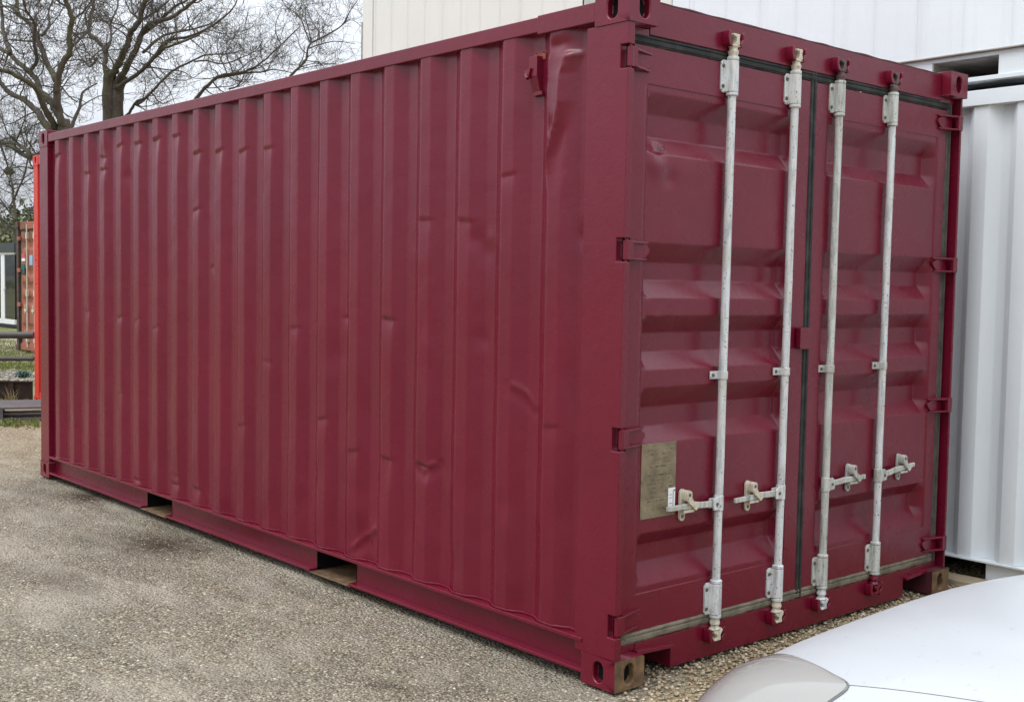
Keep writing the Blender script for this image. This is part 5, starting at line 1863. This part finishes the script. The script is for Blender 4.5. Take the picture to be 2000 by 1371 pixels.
# ------------------------------------------------------------------ the white car
def car():
    NX, NY = 1.3106, -0.8177
    hd = Vector((-0.99884, -0.04816, 0)); la = Vector((0.04816, -0.99884, 0))    # heading, left-hand side
    z0, z1, z2, pz, w0, w1, pw, nn = 0.602, 0.9404, 0.0383, 0.3126, 0.3253, 0.8092, 0.1646, 3.7922
    R = empty('parked_car', (NX, NY, 0), 'white rounded car whose bonnet and left headlight fill the lower right corner', 'car')
    R.rotation_euler = (0, 0, 0)
    def top(a): return z0 + (z1 - z0) * (1 - math.exp(-a / pz)) + z2 * a
    def wid(a): return w0 + (w1 - w0) * (1 - math.exp(-a / pw))
    def S(a, t, off=0.0):
        """point of the front shell: a metres behind the nose, t in -1..1 across (left to right)"""
        b = math.sin(t * math.pi / 2)
        Zt = top(a)
        z = 0.3 + (Zt - 0.3) * max(0.0, 1 - abs(b) ** nn) ** (1 / nn)
        z -= 0.010 * math.exp(-((b + 0.52) / 0.13) ** 2) * min(1, max(0, (a - 0.42) / 0.4)) + 0.006 * math.exp(-((b + 0.05) / 0.3) ** 2) * min(1, max(0, (a - 0.3) / 0.5))
        p = -hd * a - la * (wid(a) * b) + Vector((0, 0, z))
        if off:
            e = 1e-3
            du = S(a + e, t) - S(max(0, a - e), t); dv = S(a, min(1, t + e)) - S(a, max(-1, t - e))
            nrm = du.cross(dv)
            nrm = nrm.normalized() if nrm.length > 1e-12 else Vector((0, 0, 1))
            if nrm.dot(p - Vector((-hd.x * 1.2, -hd.y * 1.2, 0.5))) < 0: nrm = -nrm
            p = p + nrm * off
        return p
    # front shell, split along the bonnet line at t = -+TB
    TB = -0.5280
    As = list(np.linspace(0, 0.6, 50)) + list(np.linspace(0.63, 1.25, 22))
    def sheet(name, t0, t1, n, mat, a0=0.0, label=None):
        m = MB()
        As_ = [a for a in As if a >= a0]
        vs = [S(a, t0 + (t1 - t0) * j / n) for a in As_ for j in range(n + 1)]
        m.add(vs, [(i * (n + 1) + j, i * (n + 1) + j + 1, (i + 1) * (n + 1) + j + 1, (i + 1) * (n + 1) + j) for i in range(len(As_) - 1) for j in range(n)])
        return m.build(name, mat, R, angle=None, label=label)
    sheet('bonnet', TB, -TB, 60, M['car'])
    sheet('front_wing', -1, TB, 40, M['car'])
    sheet('front_wing', -TB, 1, 40, M['car'])
    # bumper closing the nose
    m = MB()
    ts = np.linspace(-1, 1, 61)
    ring = [S(0, t) for t in ts]
    inner = [Vector((p.x * 1, p.y * 1, 0)) + hd * 0.05 + Vector((0, 0, 0.3 + (p.z - 0.3) * 0.85)) for p in ring]
    inner = [Vector((q.x - ring[i].x * 0.15, q.y - ring[i].y * 0.15, q.z)) for i, q in enumerate(inner)]
    m.add(ring + inner, [(i, i + 1, 61 + i + 1, 61 + i) for i in range(60)])
    m.add(inner, [tuple(range(61))])
    low = [-hd * a - la * (wid(a) * s_ * 0.98) + Vector((0, 0, zz)) for zz in (0.16, 0.305) for a, s_ in [(1.25, 1), (0.6, 1), (0.3, 1), (0.15, 1), (0.05, 1), (0.0, 1), (0.0, -1), (0.05, -1), (0.15, -1), (0.3, -1), (0.6, -1), (1.25, -1)]]
    m.add(low, [(i, i + 1, 13 + i, 12 + i) for i in range(11)])
    m.build('bumper', M['car'], R)
    # rear part of the body
    m = MB()
    rows = []
    for a in (1.25, 1.6, 2.2, 2.9, 3.4, 3.62, 3.70):
        k = 1.0 if a < 3.3 else (0.97 if a < 3.5 else (0.90 if a < 3.65 else 0.80))
        zt = top(1.25) + (0.02 if a < 3.3 else -0.03 * (a - 3.3) / 0.4)
        rows.append([-hd * a - la * (0.8092 * k * math.sin(t * math.pi / 2)) + Vector((0, 0, 0.3 + (zt - 0.3) * max(0, 1 - abs(math.sin(t * math.pi / 2)) ** 5) ** (1 / 5))) for t in np.linspace(-1, 1, 33)])
    m.add([p for r in rows for p in r], [(i * 33 + j, i * 33 + j + 1, (i + 1) * 33 + j + 1, (i + 1) * 33 + j) for i in range(len(rows) - 1) for j in range(32)])
    m.add(rows[-1], [tuple(range(33))])
    m.add([-hd * 1.25 - la * .80 + Vector((0, 0, .18)), -hd * 3.68 - la * .74 + Vector((0, 0, .18)), -hd * 3.68 - la * .74 + Vector((0, 0, .32)), -hd * 1.25 - la * .80 + Vector((0, 0, .32)),
           -hd * 1.25 + la * .80 + Vector((0, 0, .18)), -hd * 3.68 + la * .74 + Vector((0, 0, .18)), -hd * 3.68 + la * .74 + Vector((0, 0, .32)), -hd * 1.25 + la * .80 + Vector((0, 0, .32))],
          [(0, 1, 2, 3), (4, 5, 6, 7), (1, 5, 6, 2), (0, 4, 5, 1)])
    m.build('body', M['car'], R)
    # greenhouse and roof
    zb, zr = top(1.25) - 0.005, 1.47
    def ringp(a0, a1, w, z): return [-hd * a0 - la * w + Vector((0, 0, z)), -hd * a0 + la * w + Vector((0, 0, z)), -hd * a1 + la * w + Vector((0, 0, z)), -hd * a1 - la * w + Vector((0, 0, z))]
    m = MB()
    lo, hi = ringp(1.20, 3.62, 0.73, zb), ringp(1.95, 3.25, 0.58, zr)
    m.add(lo + hi, [(0, 1, 5, 4), (1, 2, 6, 5), (2, 3, 7, 6), (3, 0, 4, 7)])
    m.build('window', M['glass'], R)
    m = MB()
    h2 = ringp(1.98, 3.22, 0.56, zr + 0.045)
    m.add(hi + h2, [(0, 1, 5, 4), (1, 2, 6, 5), (2, 3, 7, 6), (3, 0, 4, 7), (4, 5, 6, 7)])
    for i in range(4): m.tube([lo[i], hi[i]], 0.028, 8)
    for s_ in (1, -1): m.tube([-hd * 2.5 + la * s_ * 0.735 + Vector((0, 0, zb)), -hd * 2.55 + la * s_ * 0.585 + Vector((0, 0, zr))], 0.03, 8)
    m.build('roof', M['car'], R, bevel=0.02)
    for a in (0.68, 3.02):
        for s_ in (1, -1):
            m = MB()
            c = -hd * a + la * (s_ * 0.72) + Vector((0, 0, 0.29))
            ax = la * s_
            m.tube([c - ax * 0.09, c - ax * 0.085, c + ax * 0.075, c + ax * 0.09], [0.26, 0.295, 0.295, 0.27], 28)
            wl_ = m.build('wheel', M['tyre'], R)
            m = MB()
            m.tube([c + ax * 0.088, c + ax * 0.096], [0.19, 0.17], 24)
            m.build('rim', M['alloy'], wl_)
    # headlights: bulged clear lens over a bright bowl, dark seal round it
    OUT = [(0.52, 18.7), (0.46, 20.3), (0.38, 22.2), (0.27, 24.9), (0.16, 27.2), (0.08, 27.8), (0.02, 25.0), (0.004, 19.0), (0.02, 13.0), (0.10, 9.0), (0.24, 7.5), (0.38, 9.5), (0.47, 13.5), (0.505, 16.5)]
    for sg in (1, -1):
        def prm(r, ph):
            u = (ph / (2 * math.pi)) % 1.0 * len(OUT)
            i = int(u) % len(OUT); f = u - int(u)
            P0, P1, P2, P3 = OUT[i - 1], OUT[i], OUT[(i + 1) % len(OUT)], OUT[(i + 2) % len(OUT)]
            q = [0.5 * (2 * P1[k] + (P2[k] - P0[k]) * f + (2 * P0[k] - 5 * P1[k] + 4 * P2[k] - P3[k]) * f * f + (3 * P1[k] - P0[k] - 3 * P2[k] + P3[k]) * f ** 3) for k in (0, 1)]
            a = max(0.002, 0.25 + r * (q[0] - 0.25)); idx = 17.5 + r * (q[1] - 17.5)
            return a, sg * ((idx / 40) - 1)
        def lamp(scale, bulge, inward=0.0):
            m = MB()
            NR, NP = 12, 48
            vs = []
            for i in range(NR + 1):
                r = i / NR * scale
                for k in range(NP):
                    a, t = prm(r, 2 * math.pi * k / NP)
                    vs.append(S(a, t, 0.003 + bulge * (1 - (i / NR) ** 2) - inward * (1 - (i / NR) ** 4)))
            m.add(vs, [(i * NP + k, i * NP + (k + 1) % NP, (i + 1) * NP + (k + 1) % NP, (i + 1) * NP + k) for i in range(NR) for k in range(NP)])
            return m
        hl = lamp(1.0, 0.016).build('headlight', M['lens'], R, angle=None, label='clear bulging left headlight' if sg > 0 else None)
        lamp(0.99, 0.0, 0.055).build('bezel', M['bezel'], hl, angle=None)
        m = MB()
        pts = []
        for k in range(65):
            a, t = prm(1.01, 2 * math.pi * k / 64)
            pts.append(S(a, t, 0.001))
        m.tube(pts, 0.0016, 6, cap=False)
        m.build('lamp_seal', M['gap'], hl, angle=None)
        m = MB()
        m.tube([S(a, sg * TB, 0.0) for a in np.linspace(0.515, 1.25, 40)], 0.0009, 6)
        m.build('bonnet_gap', M['gap'], R, angle=None)
    # grille
    m = MB()
    for k in range(4):
        zz = 0.42 + k * 0.04
        m.tube([hd * 0.052 + la * y_ + Vector((0, 0, zz)) for y_ in np.linspace(-0.22, 0.22, 8)], 0.012, 8)
    m.build('grille', M['gap'], R)


car()
